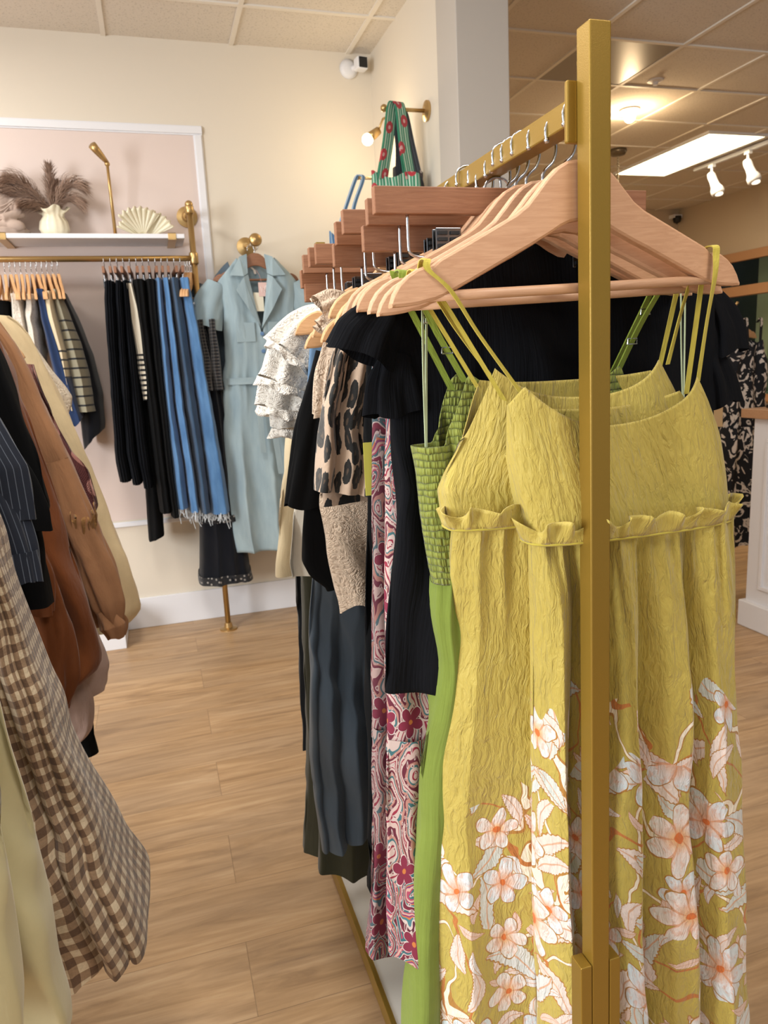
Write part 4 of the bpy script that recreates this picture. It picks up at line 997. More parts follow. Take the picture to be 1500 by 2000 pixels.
# ---- paisley trousers on clip hangers
def trousers(name, label, mat, Y, left, right=None, top=1.555, hem=None, t=.02, amp=.007, seed=1, split=.9, xc=XC, cat='trousers', nf=5):
    xl, xr = lr(left, right, Y, xc); zs = [p[0] for p in edge(left, Y)]; hem = min(zs) if hem is None else hem
    r = thing(name, label, cat, (xc, Y, hem))
    mid = lambda z: (xl(z)+xr(z))/2
    shell('waist', mat, r, xl, xr, top, split, P1([(split, t*1.1), (top-.03, t*.8), (top, t*.6)]), yc=Y, folds=[(nf*2, P1([(split, amp*.6), (top, amp*.25)]), None, .3)], nu=140, nv=40, seed=seed, noise=.002)
    for k, (a, b) in enumerate(((xl, lambda z: mid(z)-.003), (lambda z: mid(z)+.003, xr))):
        shell('trouser_leg', mat, r, a, b, split+.02, lambda x, f: hem+.012*np.sin(3*x+seed), P1([(hem, t*1.3), (split, t)]), yc=Y+.006*(k*2-1), folds=[(nf, P1([(hem, amp*1.6), (split, amp*.6)]), None, .4)], nu=110, nv=60, seed=seed+k, noise=.002)
    return r
trousers('paisley_trousers', 'wide red and teal paisley print trousers behind the black gauze top', M_PAIS, .945, [(757, 490), (752, 700), (752, 1000), (754, 1350), (754, 1600), (756, 1800), (756, 1870)], t=.018, seed=11)
trousers('paisley_trousers', 'darker paisley trousers whose pointed hem hangs farthest left', M_PAISD, .985, [(736, 500), (728, 650), (727, 900), (727, 1300), (726, 1600), (720, 1760), (713, 1858)], t=.02, seed=12)
r = row('black_slip_dress', 'long slim black dress beside the paisley trousers', 'dress', M_BLACK, 1.02, [(722, 560), (716, 700), (714, 900), (716, 1300), (719, 1600), (722, 1745)], t=.014, ztop=sh(1.55, .05), seed=13)
tg = MB().box((0, -.0006, -.079), (.05, .0006, 0)); q = at(709, 865, 'Y', 1.0)
R_ = turn((q[0], q[1], 0), .1)
cardmat = plain('olive_card', '#c6c255', .6)
c = MB().box((q[0], q[1]-.0006, q[2]-.076), (q[0]+.042, q[1]+.0006, q[2])).build('hang_tag', cardmat, r)
MB().tube([(q[0]+.026+.012*cos(a), q[1]-.001, q[2]-.040+.012*sin(a)) for a in np.linspace(0, 2*pi, 25)], .0004, 4, False).build('circle_emblem', plain('olive_ink', '#7f7a2c', .7), c)
MB().tube([(q[0]+.018, q[1]-.001, q[2]-.037), (q[0]+.027, q[1]-.001, q[2]-.037), (q[0]+.027, q[1]-.001, q[2]-.046)], .0004, 4, False).build('emblem_mark', plain('olive_ink', '#7f7a2c', .7), c)
MB().tube([(q[0]+.03, q[1], q[2]-.004), (q[0]+.05, q[1]+.003, q[2]+.14)], .0005, 4).build('tag_string', black_plastic, c)

# ---- leopard top
Y = 1.065
r = row('leopard_top', 'leopard print top with frayed edges in the middle of the row', 'top', M_LEO, Y, [(690, 570), (668, 640), (650, 700), (636, 780), (625, 850), (620, 920), (614, 960), (613, 975)], ztop=sh(1.575, .09), hem=lambda x, f: 1.262+.012*np.sin(4*x), t=.026, folds=((8, .008, None, .5), (np.array([.06, .13, .21, .32, .5, .7, .85]), .018, .045, .01)), nu=240, seed=14)
row('', '', '', M_LEO, Y+.004, [(650, 700), (632, 850), (626, 960), (628, 985)], root=r, body='underlayer', ztop=1.38, hem=1.247, t=.016, seed=15)
# ---- ecru lace top
M_LACE = lace('ecru_lace', '#c9b39c', '#8c755f', 90)
Y = 1.125
r = row('lace_top', 'ecru embroidered lace top with a scalloped hem below the leopard print', 'top', M_LACE, Y, [(660, 590), (640, 640), (632, 720), (640, 800), (634, 900), (628, 1000), (637, 1080), (652, 1130), (662, 1190)], ztop=sh(1.57, .07), hem=lambda x, f: 1.045+.03*np.abs(np.sin(9*x)), t=.03, folds=((7, .01, None, .7),), nu=240, seed=16, noise=.005)
for pts, rad, sd in (([(692, 590), (655, 600), (632, 615)], [.012, .026, .03], 1), ([(690, 620), (660, 640), (643, 660)], [.012, .022, .028], 2), ([(655, 640), (640, 740), (632, 815)], [.012, .016, .014], 3)):
    sleeve('lace_ruffle', M_LACE, r, [at(a, b, 'Y', 1.11) for a, b in pts], rad, .5, 7, .005, 50, 26, sd)
# ---- black draped blouse
Y = 1.205
r = row('draped_blouse', 'black draped blouse with long open sleeves behind the leopard top', 'blouse', M_BLACK, Y, [(640, 650), (618, 740), (606, 850), (600, 950), (592, 1040), (590, 1100), (605, 1125), (640, 1150)], ztop=sh(1.56, .08), hem=lambda x, f: 1.10+.03*x, t=.028, seed=17, folds=((7, .007, None, .4),))
sleeve('draped_sleeve', M_BLACK, r, [at(a, b, 'Y', 1.19) for a, b in ((640, 690), (612, 820), (600, 920), (592, 990))], [.02, .026, .03, .033], .5, 4, .005, 50, 30, 4)
# ---- blue chambray dress
M_CHAM = denim('slate_chambray', '#3f4c59', '#323e4a')
M_CHAM2 = denim('blue_chambray', '#6a8bac', '#537394')
Y = 1.285
r = row('chambray_dress', 'slate blue chambray dress with a stitched hem above the floor', 'dress', M_CHAM, Y, [(622, 1020), (615, 1100), (608, 1200), (604, 1350), (605, 1480), (612, 1525), (616, 1535)], ztop=1.25, hem=lambda x, f: .565+.03*np.cos(3*x)+np.where(f, -.012, .02), t=P1([(.5, .055), (1.2, .03)]), seed=18, folds=((np.array([.02, .10, .2, .34, .5, .66, .82]), P1([(.5, .02), (1.2, .006)]), .07, .01),), nu=300, nv=70)
row('', '', '', M_CHAM2, Y, [(618, 610), (604, 680), (600, 780), (598, 900), (602, 1100)], root=r, body='upper_part', ztop=sh(1.58, .08), hem=1.2, t=.022, seed=19)
o = MB(); xl_, xr_ = lr([(622, 1020), (604, 1350), (612, 1525)], None, Y)
# ---- white eyelet blouse with ruffled sleeves
M_WHITE = lace('white_eyelet', '#e9e3d9', '#a39a8c', 110)
Y = 1.345
r = row('eyelet_blouse', 'white eyelet blouse with big ruffled sleeves in the rack row', 'blouse', M_WHITE, Y, [(650, 600), (600, 612), (585, 640), (580, 700), (580, 780), (572, 850), (568, 870)], ztop=sh(1.575, .05), hem=1.30, t=.035, seed=20, noise=.004, folds=((8, .006, None, .5),))
for pts, rad, yy, sd in (([(575, 770), (562, 800), (560, 838)], [.036, .046, .044], 1.33, 71), ([(585, 700), (550, 740), (540, 800)], [.034, .046, .052], 1.325, 72), ([(600, 640), (560, 690), (540, 752)], [.03, .046, .054], 1.318, 73), ([(628, 610), (580, 640), (545, 690)], [.022, .036, .046], 1.31, 74)):
    pts = [(a+16, b) for a, b in pts]; rad = [q_*.86 for q_ in rad]
    sl_ = sleeve('sleeve_tier', M_WHITE, r, [at(a, b, 'Y', yy) for a, b in pts], rad, .62, 5, .0075, 100, 40, sd)
    e0 = np.array(at(*pts[-1], 'Y', yy)); e1 = np.array(at(*pts[-2], 'Y', yy)); d_ = (e0-e1)/np.linalg.norm(e0-e1); S_ = np.cross(d_, (0, 1, 0)); S_ /= np.linalg.norm(S_)
    ring = [e0+S_*(rad[-1]+.002)*cos(a)+np.array((0, 1, 0))*rad[-1]*.66*sin(a) for a in np.linspace(0, 2*pi, 90)]
    ov = [S_*cos(a)+np.array((0, 1, 0))*sin(a)+d_*.35 for a in np.linspace(0, 2*pi, 90)]
    frill('scalloped_edge', M_WHITE, sl_, ring, .014, .0045, 30, ov, sd, up=-1.)
# ---- cream and white long garments behind, olive trousers
M_CREAM = fabric('cream_cloth', '#dccaa6', .9, (60, 10, .4)); M_OFFW = fabric('off_white_cloth', '#e0d8c8', .9, (60, 12, .4))
row('cream_dress', 'cream dress showing below the ruffled white blouse', 'dress', M_CREAM, 1.45, [(600, 640), (565, 760), (558, 860), (552, 950), (545, 1040), (539, 1100), (540, 1125)], ztop=sh(1.56, .08), t=.026, seed=21, folds=((6, .009, None, .4),))
row('off_white_blouse', 'off white long shirt between the cream dress and the black blouse', 'shirt', M_OFFW, 1.40, [(610, 640), (590, 760), (586, 860), (580, 950), (568, 1060), (566, 1100), (572, 1128)], ztop=sh(1.56, .08), t=.022, seed=22, folds=((7, .008, None, .4),))
M_OLIVE = fabric('olive_cloth', '#3a3b2c', .92, (60, 10, .35))
trousers('olive_trousers', 'dark olive wide trousers reaching nearly to the floor at the far end', M_OLIVE, 1.54, [(598, 640), (590, 900), (588, 1100), (593, 1300), (600, 1450), (597, 1560), (591, 1665)], t=.03, seed=23, split=1.0)
trousers('olive_trousers', 'second olive trousers hanging lower beside the chambray dress', M_OLIVE, 1.40, [(640, 700), (632, 1000), (628, 1300), (625, 1500), (622, 1600), (620, 1705)], t=.026, seed=24, split=1.0)
M_DGREY = fabric('charcoal_cloth', '#24262b', .95)
for k, (y, zz, lb) in enumerate(((1.64, .30, 'charcoal skirt deep in the far end of the row'), (1.74, .38, 'black skirt second from the far upright'), (1.86, .42, 'charcoal dress beside the far upright'), (1.14, .42, 'narrow charcoal skirt hidden between the lace and leopard tops'))):
    row('long_skirt', lb, 'skirt', (M_DGREY, M_BLACK)[k % 2], y, [(0, 0), (1, 1)], t=.02, ztop=1.55, hem=zz, seed=40+k) if False else shell('body', (M_DGREY, M_BLACK)[k % 2], thing('long_skirt', lb, 'skirt', (XC, y, zz)), P1([(zz, .29), (1.5, .33)]), P1([(zz, .65), (1.5, .61)]), 1.55, zz, .02, yc=y, folds=[(6, .007, None, .4)], seed=40+k)
# ================================================================ clothes on the back wall rail (hung square to the wall)
def wall_garment(name, label, cat, mat, left, right, ztop, hem=None, Y=4.1, deep=.19, group=None, folds=((4, .005, None, .15),), root=None, body='body', seed=1, py=.8, px=.7, nu=110, nv=60, edgeY=None, **kw):
    """narrow across the rail, deep towards the room; outline read at its near edge"""
    eY = Y-deep*.6 if edgeY is None else edgeY
    L, R_ = edge(left, eY), edge(right, eY)
    hem = min(p[0] for p in L) if hem is None else hem
    r = root if root is not None else thing(name, label, cat, ((L[0][1]+R_[0][1])/2, Y, hem if not callable(hem) else min(p[0] for p in L)), group)
    kw.setdefault('noise', .0018)
    shell(body, mat, r, P1(L), P1(R_), ztop, hem, P1([(hem if not callable(hem) else min(p[0] for p in L), deep), (1.75, deep), (1.92, deep*.85)]), yc=Y, folds=folds, nu=nu, nv=nv, seed=seed, py=py, px=px, **kw)
    return r
def sidewall_hanger(x, src, label, group, z=RZ, rz=pi/2):
    return dup(src, (x, RY, z-.0135-.0565), rz, label=label, group=group)
HLW = make_hanger(wood_light, 'light wooden hanger on the wall rail at the left edge of the photo', (-.66, RY, RZ-.07), 'wooden hangers on the wall rail', pi/2+.1)
names = ['the black top', 'the first fringed white knit', 'the first fringed white knit', 'the second fringed white knit', 'the second fringed white knit', 'the navy blouse', 'the navy blouse', 'the cream striped cardigan', 'the cream striped cardigan', 'the grey striped cardigan', 'the black wrap blouse']
for i, nme in enumerate(names):
    sidewall_hanger(-.635+.024*i, HLW, 'light wooden hanger on the wall rail holding '+nme, 'wall rail hangers holding '+nme, rz=pi/2+.22+rnd.uniform(-.06, .06))
M_WKNIT = lace('white_fringe_knit', '#e3dacd', '#b9aa98', 50); M_NAVYB = fabric('navy_blue_cloth', '#26395f', .9)
M_CRST = stripes('cream_black_stripe_knit', '#cfbf9f', '#22242a', 24., .22, start=1.62); M_GRST = stripes('grey_olive_stripe_knit', '#8f8974', '#1e2026', 22., .2, start=1.75)
wall_garment('plain_blouse', 'black top at the far left end of the wall rail', 'top', M_BLACK, [(-25, 588), (-25, 700)], [(20, 588), (22, 640), (24, 700)], 1.83, 1.5)
wall_garment('fringed_knit', 'white fringed knit top on the wall rail, left of the two', 'knit top', M_WKNIT, [(20, 575), (24, 620), (34, 700), (40, 740)], [(46, 572), (52, 620), (66, 700), (76, 745)], 1.86, 1.48, seed=2, noise=.006)
wall_garment('fringed_knit', 'white fringed knit top on the wall rail beside the navy blouse', 'knit top', M_WKNIT, [(46, 572), (54, 640), (62, 700), (70, 745)], [(70, 570), (74, 620), (80, 680), (86, 740)], 1.86, 1.48, seed=3, noise=.006)
wall_garment('navy_blouse', 'navy blue blouse with a pointed hem on the wall rail', 'blouse', M_NAVYB, [(66, 552), (78, 620), (96, 700), (115, 780), (130, 830)], [(86, 552), (104, 620), (128, 700), (152, 770), (172, 838)], 1.88, lambda x, f: 1.22+.05*np.abs(x), seed=4)
wall_garment('striped_cardigan', 'cream cardigan with thin black stripes on the wall rail', 'cardigan', M_CRST, [(84, 565), (92, 620), (108, 690), (118, 740), (132, 806)], [(104, 562), (114, 620), (134, 690), (140, 740), (154, 806)], 1.87, 1.30, seed=5, folds=((3, .008, None, .3),))
wall_garment('grey_striped_cardigan', 'grey cardigan with black stripes, right end of the left group', 'cardigan', M_GRST, [(100, 556), (112, 620), (128, 690), (140, 740), (150, 808)], [(110, 556), (136, 610), (160, 670), (176, 730), (190, 808)], 1.88, 1.29, seed=6, Y=4.12, folds=((3, .008, None, .3),))
wall_garment('wrap_blouse', 'black wrap blouse with a rounded lower edge behind the grey cardigan', 'top', M_NAVY, [(108, 556), (130, 640), (150, 760), (158, 850), (166, 895)], [(118, 556), (150, 620), (178, 690), (198, 770), (203, 830), (196, 880), (178, 902)], 1.88, lambda x, f: 1.14+.05*x, seed=7, Y=4.17, deep=.17)

CW = make_clip_hanger(wood_walnut, 'reddish clip hanger holding the first black pleated skirt', (-.175, RY, RZ-.055), 'clip hangers on the wall rail', pi/2, .15)
for i in range(1, 13):
    x = -.175+.031*i
    nm = ('the black pleated skirts' if i < 4 else 'the striped sweater' if i == 4 else 'the black skirts in the middle' if i < 8 else 'the blue denim skirts')
    dup(CW, (x, RY, RZ-.055), pi/2+rnd.uniform(-.06, .06), label='reddish clip hanger on the wall rail holding '+nm, group='clip hangers on the wall rail holding '+nm)
for i in range(3):
    sidewall_hanger(.222+.013*i, HLW, 'light wooden hanger beside the brass upright of the wall rail', 'wooden hangers beside the brass upright', rz=pi/2-.15)
M_PLEAT = gauze('black_pleated', '#121419'); M_PLEAT2 = fabric('black_jersey', '#0a0b0d', .95, (50, 10, .2), 0)
cols = [(205, 226), (222, 240), (238, 252)]
SK = [((203, 555), (204, 600), (218, 800), (225, 900), (234, 940)), ((224, 555), (232, 700), (246, 880), (258, 945)),
      ((240, 555), (250, 700), (266, 880), (280, 952)), ((254, 556), (268, 700), (286, 860), (300, 960))]
labs = ['leftmost black pleated skirt of the wall rail', 'second black pleated skirt from the left on the wall rail', 'third black pleated skirt, beside the striped sweater']
for k in range(3):
    wall_garment('pleated_skirt', labs[k], 'skirt', M_PLEAT, list(SK[k]), list(SK[k+1]), 1.915, None, seed=10+k, folds=((9, .008, None, .2),), group='black pleated skirts on the wall rail')
wall_garment('striped_sweater', 'cream and black striped sweater hanging between black skirts', 'sweater', stripes('cream_sweater_stripe', '#d6ccb8', '#15161a', 40., .45, start=1.56), [(243, 545), (250, 620), (262, 680), (272, 740), (280, 780)], [(256, 545), (272, 600), (284, 660), (290, 700), (288, 785)], 1.90, 1.33, Y=4.02, deep=.09, seed=14)
wall_garment('black_skirt', 'plain black skirt right of the striped sweater', 'skirt', M_PLEAT2, [(258, 552), (275, 700), (296, 880), (312, 1000)], [(284, 552), (300, 700), (322, 880), (338, 1012)], 1.92, None, seed=15)
wall_garment('black_skirt', 'longer black skirt touching the denim skirts', 'skirt', M_PLEAT2, [(282, 550), (298, 700), (318, 880), (334, 1008)], [(305, 550), (318, 700), (336, 880), (352, 1008)], 1.92, None, seed=16)
wall_garment('black_wrap_skirt', 'black skirt with a dangling tail below the others', 'skirt', M_PLEAT2, [(262, 600), (272, 800), (284, 960), (290, 1055)], [(292, 600), (304, 800), (316, 960), (322, 1060)], 1.80, lambda x, f: .58+.015*x, Y=4.16, deep=.1, seed=17)
M_DEN = denim('mid_blue_denim', '#5c88b6', '#386290'); M_DEN2 = denim('dark_blue_denim', '#345472', '#263f5c')
M_FRAY = plain('frayed_threads', '#cfd6dc', .95)
DL = [[(303, 556), (308, 640), (322, 800), (334, 900), (342, 992)], [(317, 556), (326, 640), (342, 800), (358, 900), (370, 998)], [(331, 552), (342, 640), (362, 800), (378, 900), (392, 1000)], [(350, 553), (364, 640), (386, 800), (400, 900), (412, 1002)], [(372, 556), (390, 640), (418, 800), (436, 900), (450, 990)]]
dl = ['first frayed denim skirt from the left, beside the black skirts', 'second frayed denim skirt from the left', 'darker denim skirt third from the left', 'broad bright denim skirt nearest the brass upright']
for k in range(4):
    r = wall_garment('denim_skirt', dl[k], 'skirt', M_DEN if k != 2 else M_DEN2, DL[k], DL[k+1], 1.925, None, seed=20+k, folds=((3, .006, None, .3),))
    L_, R2 = edge(DL[k], 3.986), edge(DL[k+1], 3.986); zh = L_[-1][0]; xa, xb = L_[-1][1], R2[-1][1]
    fr_ = MB()
    for j in range(70):
        a = rnd.uniform(0, 2*pi); x = (xa+xb)/2+(xb-xa)/2*cos(a); y = 4.1+.185*sin(a); l = rnd.uniform(.02, .055)*(1 if rnd.random() > .12 else 1.7)
        fr_.tube([(x, y, zh+.008), (x+rnd.uniform(-.006, .006), y+rnd.uniform(-.004, .004), zh-l*.5), (x+rnd.uniform(-.014, .014), y+rnd.uniform(-.006, .006), zh-l)], .0017, 4, False)
    tag(fr_.build('frayed_hem', M_FRAY, r), kind='stuff')
    MB().lathe(((xa+xb)/2-.04, 3.99, 1.80), [(.001, -.004), (.007, -.003), (.007, 0)], 10, 'Y').build('button', chrome, r)
M_EMB = lace('white_embroidery_on_black', '#15161b', '#c9c2ba', 30)
r = wall_garment('embroidered_dress', 'black tiered dress with white embroidered bands below the denim skirts', 'dress', M_NAVY, [(384, 585), (392, 760), (400, 880), (398, 985), (391, 1010), (392, 1080), (391, 1135)], [(396, 590), (418, 680), (436, 760), (452, 860), (464, 950), (478, 1010), (488, 1090), (494, 1132)], 1.84, lambda x, f: .30+.01*np.sin(7*x), Y=4.16, deep=.15, seed=30, folds=((7, .008, None, .4),))
for za, zb in ((.345, .30), (.685, .65)):
    L_ = P1(edge([(398, 985), (391, 1010), (392, 1080), (391, 1135)], 4.07)); R2 = P1(edge([(464, 950), (478, 1010), (488, 1090), (494, 1132)], 4.07))
    shell('embroidered_band', M_EMB, r, lambda z: L_(z)-.004, lambda z: R2(z)+.004, za, zb-.004, .158, yc=4.16, folds=[(7, .008, None, .4)], nu=110, nv=8, seed=30)
for px, sd in ((404, 1), (424, 2)):
    wall_garment('', '', '', stripes('black_ruffle_stripe', '#15161b', '#4b4642', 60., .35), [(px-16, 640), (px-10, 720), (px-4, 765)], [(px-4, 640), (px+10, 720), (px+14, 770)], 1.72, 1.36, Y=4.0, deep=.05, root=r, body='ruffled_sleeve', seed=31+sd, noise=.006)

# ---------------------------------------------------------------- pale denim shirt dresses on the wall hook
M_SD = denim('pale_chambray', '#a3b6bb', '#8b9fa8'); M_SD2 = denim('grey_chambray', '#5b6a76', '#4c5a66')
def shirt_dress(Y, dx, label, mat, full=True, seed=50):
    r = thing('shirt_dress', label, 'dress', (.575+dx, Y, .47))
    E_ = lambda pts: [(z, x+dx) for z, x in edge(pts, Y)]
    L = P1(E_([(420, 545), (436, 600), (438, 650), (441, 700), (436, 730), (437, 850), (447, 1000), (462, 1078)])); c = .575+dx
    zt = lambda x, f: np.where(f, np.where(np.abs(x) < .42, 1.62+.40*np.clip(np.abs(x)/.42, 0, 1)**.9, 2.03-.13*np.clip((np.abs(x)-.42)/.58, 0, 1)**1.1), 2.02-.11*np.abs(x))
    shell('body', mat, r, L, lambda z: 2*c-L(z), zt, .47, P1([(.47, .09), (1.3, .05), (1.45, .042), (1.9, .05), (2.02, .03)]), yc=Y+.015, folds=[(7, P1([(.47, .022), (1.3, .008), (1.5, .002)]), None, .3), (16, P1([(1.2, .001), (1.4, .005), (1.5, .001)]), None, .2)], nu=200, nv=90, seed=seed, noise=.0035, solid=.002, px=.9)
    for s in (-1, 1):
        p = [(c+s*.205, Y+.015, 1.90), (c+s*.255, Y, 1.80), (c+s*.285, Y-.01, 1.68)]
        sleeve('sleeve', mat, r, p, [.055, .075, .078], .6, 4, .005, 50, 26, seed+s)
        MB_ = P1([(0, 0), (1, 1)])
        if full:
            # collar and lapel leaves
            def leaf_(name, pts, d):
                V = [(c+s*x, Y+y, z) for x, y, z in pts]; n_ = len(V); V2 = [(a, b+d, cc_) for a, b, cc_ in V]
                F = [tuple(range(n_)), tuple(range(n_, 2*n_))[::-1]]+[(i, i+n_, (i+1) % n_+n_, (i+1) % n_) for i in range(n_)]
                mk(name, V+V2, F, mat, r, uv=[(v[0], v[2]) for v in V+V2], smooth=False)
            leaf_('collar', [(.045, -.02, 2.045), (.085, -.03, 2.03), (.145, -.055, 1.935), (.075, -.062, 1.93), (.05, -.045, 1.945)], .004)
            leaf_('lapel', [(.05, -.052, 1.94), (.075, -.066, 1.925), (.118, -.068, 1.862), (.06, -.068, 1.76), (.006, -.055, 1.68), (.0, -.05, 1.665), (.02, -.05, 1.76)], .004)
            pk = MB().box((c+s*.085-.05, Y-.041, 1.60), (c+s*.085+.05, Y-.033, 1.70)).build('chest_pocket', mat, r, bevel=.002)
    if full:
        for k, z in enumerate((1.64, 1.55, 1.46, 1.34, 1.22)):
            MB().lathe((c, Y-.045-.004*(k > 2), z), [(.001, -.005), (.010, -.004), (.011, 0)], 16, 'Y').build('button', plain('slate_button', '#5b7da6', .4), r)
        a, b = float(L(1.40))-.004, float(2*c-L(1.40))+.004
        pts = [(c+(b-a)/2*cos(t_), Y+.012+.066*sin(t_), 1.40) for t_ in np.linspace(0, 2*pi, 60)]
        ribbon('belt', pts, (0, 0, 1), .035, mat, r, .003)
        MB().ball((c-.03, Y-.062, 1.40), .018, 8, (1.2, .7, 1)).build('belt_knot', mat, r, smooth=True)
        for s, zz, dx_ in ((-1, 1.02, -.02), (1, .90, .035)):
            ribbon('belt_end', smooth_path([(c-.03, Y-.066, 1.40), (c-.03+dx_, Y-.085, 1.25), (c-.02+dx_*1.6, Y-.105, zz)], 16), (1, .1, 0), .03, mat, r, .003)
        tg = MB().box((c+.0, Y-.04, 1.83), (c+.055, Y-.037, 1.90)).build('pink_hang_tag', plain('pink_card', '#dcbcb4', .6), r)
        lt = MB()
        for seg in (((.012, 1.88), (.018, 1.85), (.024, 1.873), (.030, 1.85), (.036, 1.88)), ((.041, 1.885), (.041, 1.848))):
            lt.tube([(c+x, Y-.0408, z) for x, z in seg], .0016, 4)
        lt.build('tag_letters', plain('tag_white_ink', '#efe4df', .6), tg)
        t2 = MB().box((c-.028, Y-.036, 1.755), (c+.022, Y-.033, 1.85)).build('cream_hang_tag', plain('cream_card', '#e2dcc6', .6), r)
        MB().tube([(c+.0, Y+.02, 1.975), (c+.012, Y-.02, 1.94), (c+.02, Y-.037, 1.895)], .001, 4).build('tag_cord', plain('pink_cord', '#c99a94', .7), tg)
        ribbon('neck_label', [(c-.02, Y+.03, 1.985), (c-.005, Y+.026, 1.97), (c-.002, Y+.022, 1.95)], (1, 0, 0), .012, plain('label_white', '#e8e0d8', .7), r, .0008)
    return r
shirt_dress(4.03, 0, 'pale blue denim shirt dress with belt and hang tags on the back wall', M_SD)
shirt_dress(4.17, -.045, 'darker blue shirt dress half hidden behind the pale one', M_SD2, False, 60)
for y, lb in ((4.035, 'reddish wooden hanger inside the collar of the pale blue shirt dress'), (4.18, 'wooden hanger inside the darker shirt dress')):
    h_ = make_hanger(wood_walnut, lb, (.575, y, 2.052), None, 0)

# ================================================================ left foreground rack
XL = -.52
t = thing('garment_rack', 'gold clothes rack at the left, its rail just outside the photo', 'clothes rack', (XL, 1.8, 0))
for y in (.78, 2.9):
    MB().box((XL-.0127, y-.0127, 0), (XL+.0127, y+.0127, 1.80)).build('upright', gold_satin, t, bevel=.0015)
    MB().box((XL-.16, y-.0127, 0), (XL+.10, y+.0127, .03)).build('foot_bar', gold_satin, t, bevel=.0015)
MB().box((XL-.0127, .793, 1.72), (XL+.0127, 2.887, 1.7455)).build('top_rail', gold_satin, t, bevel=.0015)
def lgarment(name, label, cat, mat, Y, right, ztop=None, hem=None, t=.03, root=None, body='body', hang=True, **kw):
    R_ = edge(right, Y); xr = P1(R_); xl = lambda z: 2*XL-xr(z)
    zz = min(p[0] for p in R_)
    if hem is None: hem = zz
    if ztop is None: ztop = sh(min(1.655, R_[0][0]+.004) if right[0][0] > 20 else 1.655, .02)
    r = root if root is not None else thing(name, label, cat, (XL, Y, zz))
    kw.setdefault('folds', ((7, .014, None, .6), (15, .004, None, .4))); kw.setdefault('noise', .006)
    shell(body, mat, r, xl, xr, ztop, hem, t, yc=Y, **kw)
    return r
def lsleeve(r, mat, Y, pts, rad, seed=1, nm='sleeve', amp=.005):
    return sleeve(nm, mat, r, [at(a, b, 'Y', Y) for a, b in pts], rad, .55, 5, amp, 50, 36, seed)
M_SUEDE = fabric('cream_suede', '#c2b88f', .95, (18, 9, .25), .3, var=.06)
HL = []
def lhang(Y, who): dup(H1, (XL-.03, Y, 1.655), rnd.uniform(-.05, .05), label='light wooden hanger on the left rack holding '+who, group='hangers on the left rack holding '+who)
lgarment('suede_skirt', 'cream suede skirt in the bottom left corner, nearest the camera', 'skirt', M_SUEDE, 1.0, [(-40, 1380), (-10, 1560), (10, 1700), (28, 1850), (42, 1950), (45, 1990)], ztop=1.4, t=.035, seed=70, folds=((3, .008, None, .3),))
lgarment('suede_skirt', 'second cream suede skirt with a rounded fold beside the gingham', 'skirt', M_SUEDE, 1.1, [(-30, 1240), (-5, 1360), (22, 1460), (55, 1600), (86, 1750), (115, 1880), (138, 1950), (142, 1975), (136, 1998)], ztop=1.4, t=.045, seed=71, folds=((3, .010, None, .3),))
lgarment('gingham_dress', 'brown and cream gingham maxi dress flaring over the floor', 'dress', M_GING, 1.38, [(-30, 900), (-12, 1000), (15, 1080), (45, 1170), (80, 1275), (120, 1390), (160, 1490), (210, 1600), (255, 1685), (291, 1742)], ztop=sh(1.52, .1), hem=lambda x, f: .425+.012*np.sin(9*x)+np.where(f, -.0, .0), t=P1([(.42, .215), (.9, .12), (1.3, .05)]), seed=72, py=.3, folds=((9, P1([(.42, .022), (1.1, .009)]), None, .4), (np.array([.80, .9, .96]), P1([(.42, .03), (1.1, .008)]), .05, .0)), nu=460, nv=120, zref=.6)
M_PIN = denim('dark_pinstripe_denim', '#1a2437', '#111827', 80.)
r = lgarment('denim_jacket', 'dark pinstriped denim jacket on the left rack', 'jacket', M_PIN, 1.5, [(-30, 740), (-5, 800), (18, 840), (38, 880), (54, 910)], hem=lambda x, f: 1.215-.02*np.abs(x), seed=73)
lsleeve(r, M_PIN, 1.5, [(-40, 900), (0, 990), (28, 1070), (42, 1135)], [.03, .036, .036, .034], 3)
MBq = [at(a, b, 'Y', 1.5) for a, b in ((32, 1078), (44, 1138))]
sleeve('cuff', M_PIN, r, MBq, [.038, .037], .6, 5, .002, 40, 8, 5)
r = lgarment('black_blouse', 'black blouse with loose hem between the denim jacket and rust dress', 'blouse', M_BLACK, 1.62, [(-25, 640), (5, 700), (32, 765), (60, 850), (84, 925), (101, 985), (97, 1005), (75, 1022)], hem=lambda x, f: 1.02-.03*np.abs(x), seed=74)
lsleeve(r, M_BLACK, 1.58, [(-20, 850), (20, 930), (48, 1000), (58, 1040)], [.03, .04, .044, .04], 6)
M_RUST = fabric('rust_cotton', '#78421f', .9, (40, 12, .7)); M_TAN = fabric('camel_cotton', '#a67855', .9, (36, 12, .7)); M_BLUSH = fabric('blush_cotton', '#b79c90', .9, (40, 12, .6))
M_BUTTER = fabric('butter_cotton', '#dfc9a0', .9, (40, 12, .6)); M_BURG = bag_mat('burgundy_floral', ['#5a2a2a', '#4d2226'], '#b07a70', 20)
M_WEYE = lace('white_cotton_eyelet', '#e0d3bf', '#a8967f', 80)
r = lgarment('rust_blouse', 'dark rust brown long blouse with puffed hem on the left rack', 'blouse', M_RUST, 1.85, [(-15, 640), (8, 680), (38, 760), (68, 850), (95, 930), (120, 1010), (148, 1100), (176, 1190), (197, 1275), (194, 1305), (160, 1325), (140, 1345)], seed=75, nu=220, hem=lambda x, f: .70-.05*(1-np.abs(x)), t=.05, folds=((9, .012, None, .5),))
lsleeve(r, M_RUST, 1.78, [(20, 1000), (55, 1110), (90, 1230), (105, 1330), (112, 1390)], [.03, .045, .055, .05, .02], 8, amp=.008)
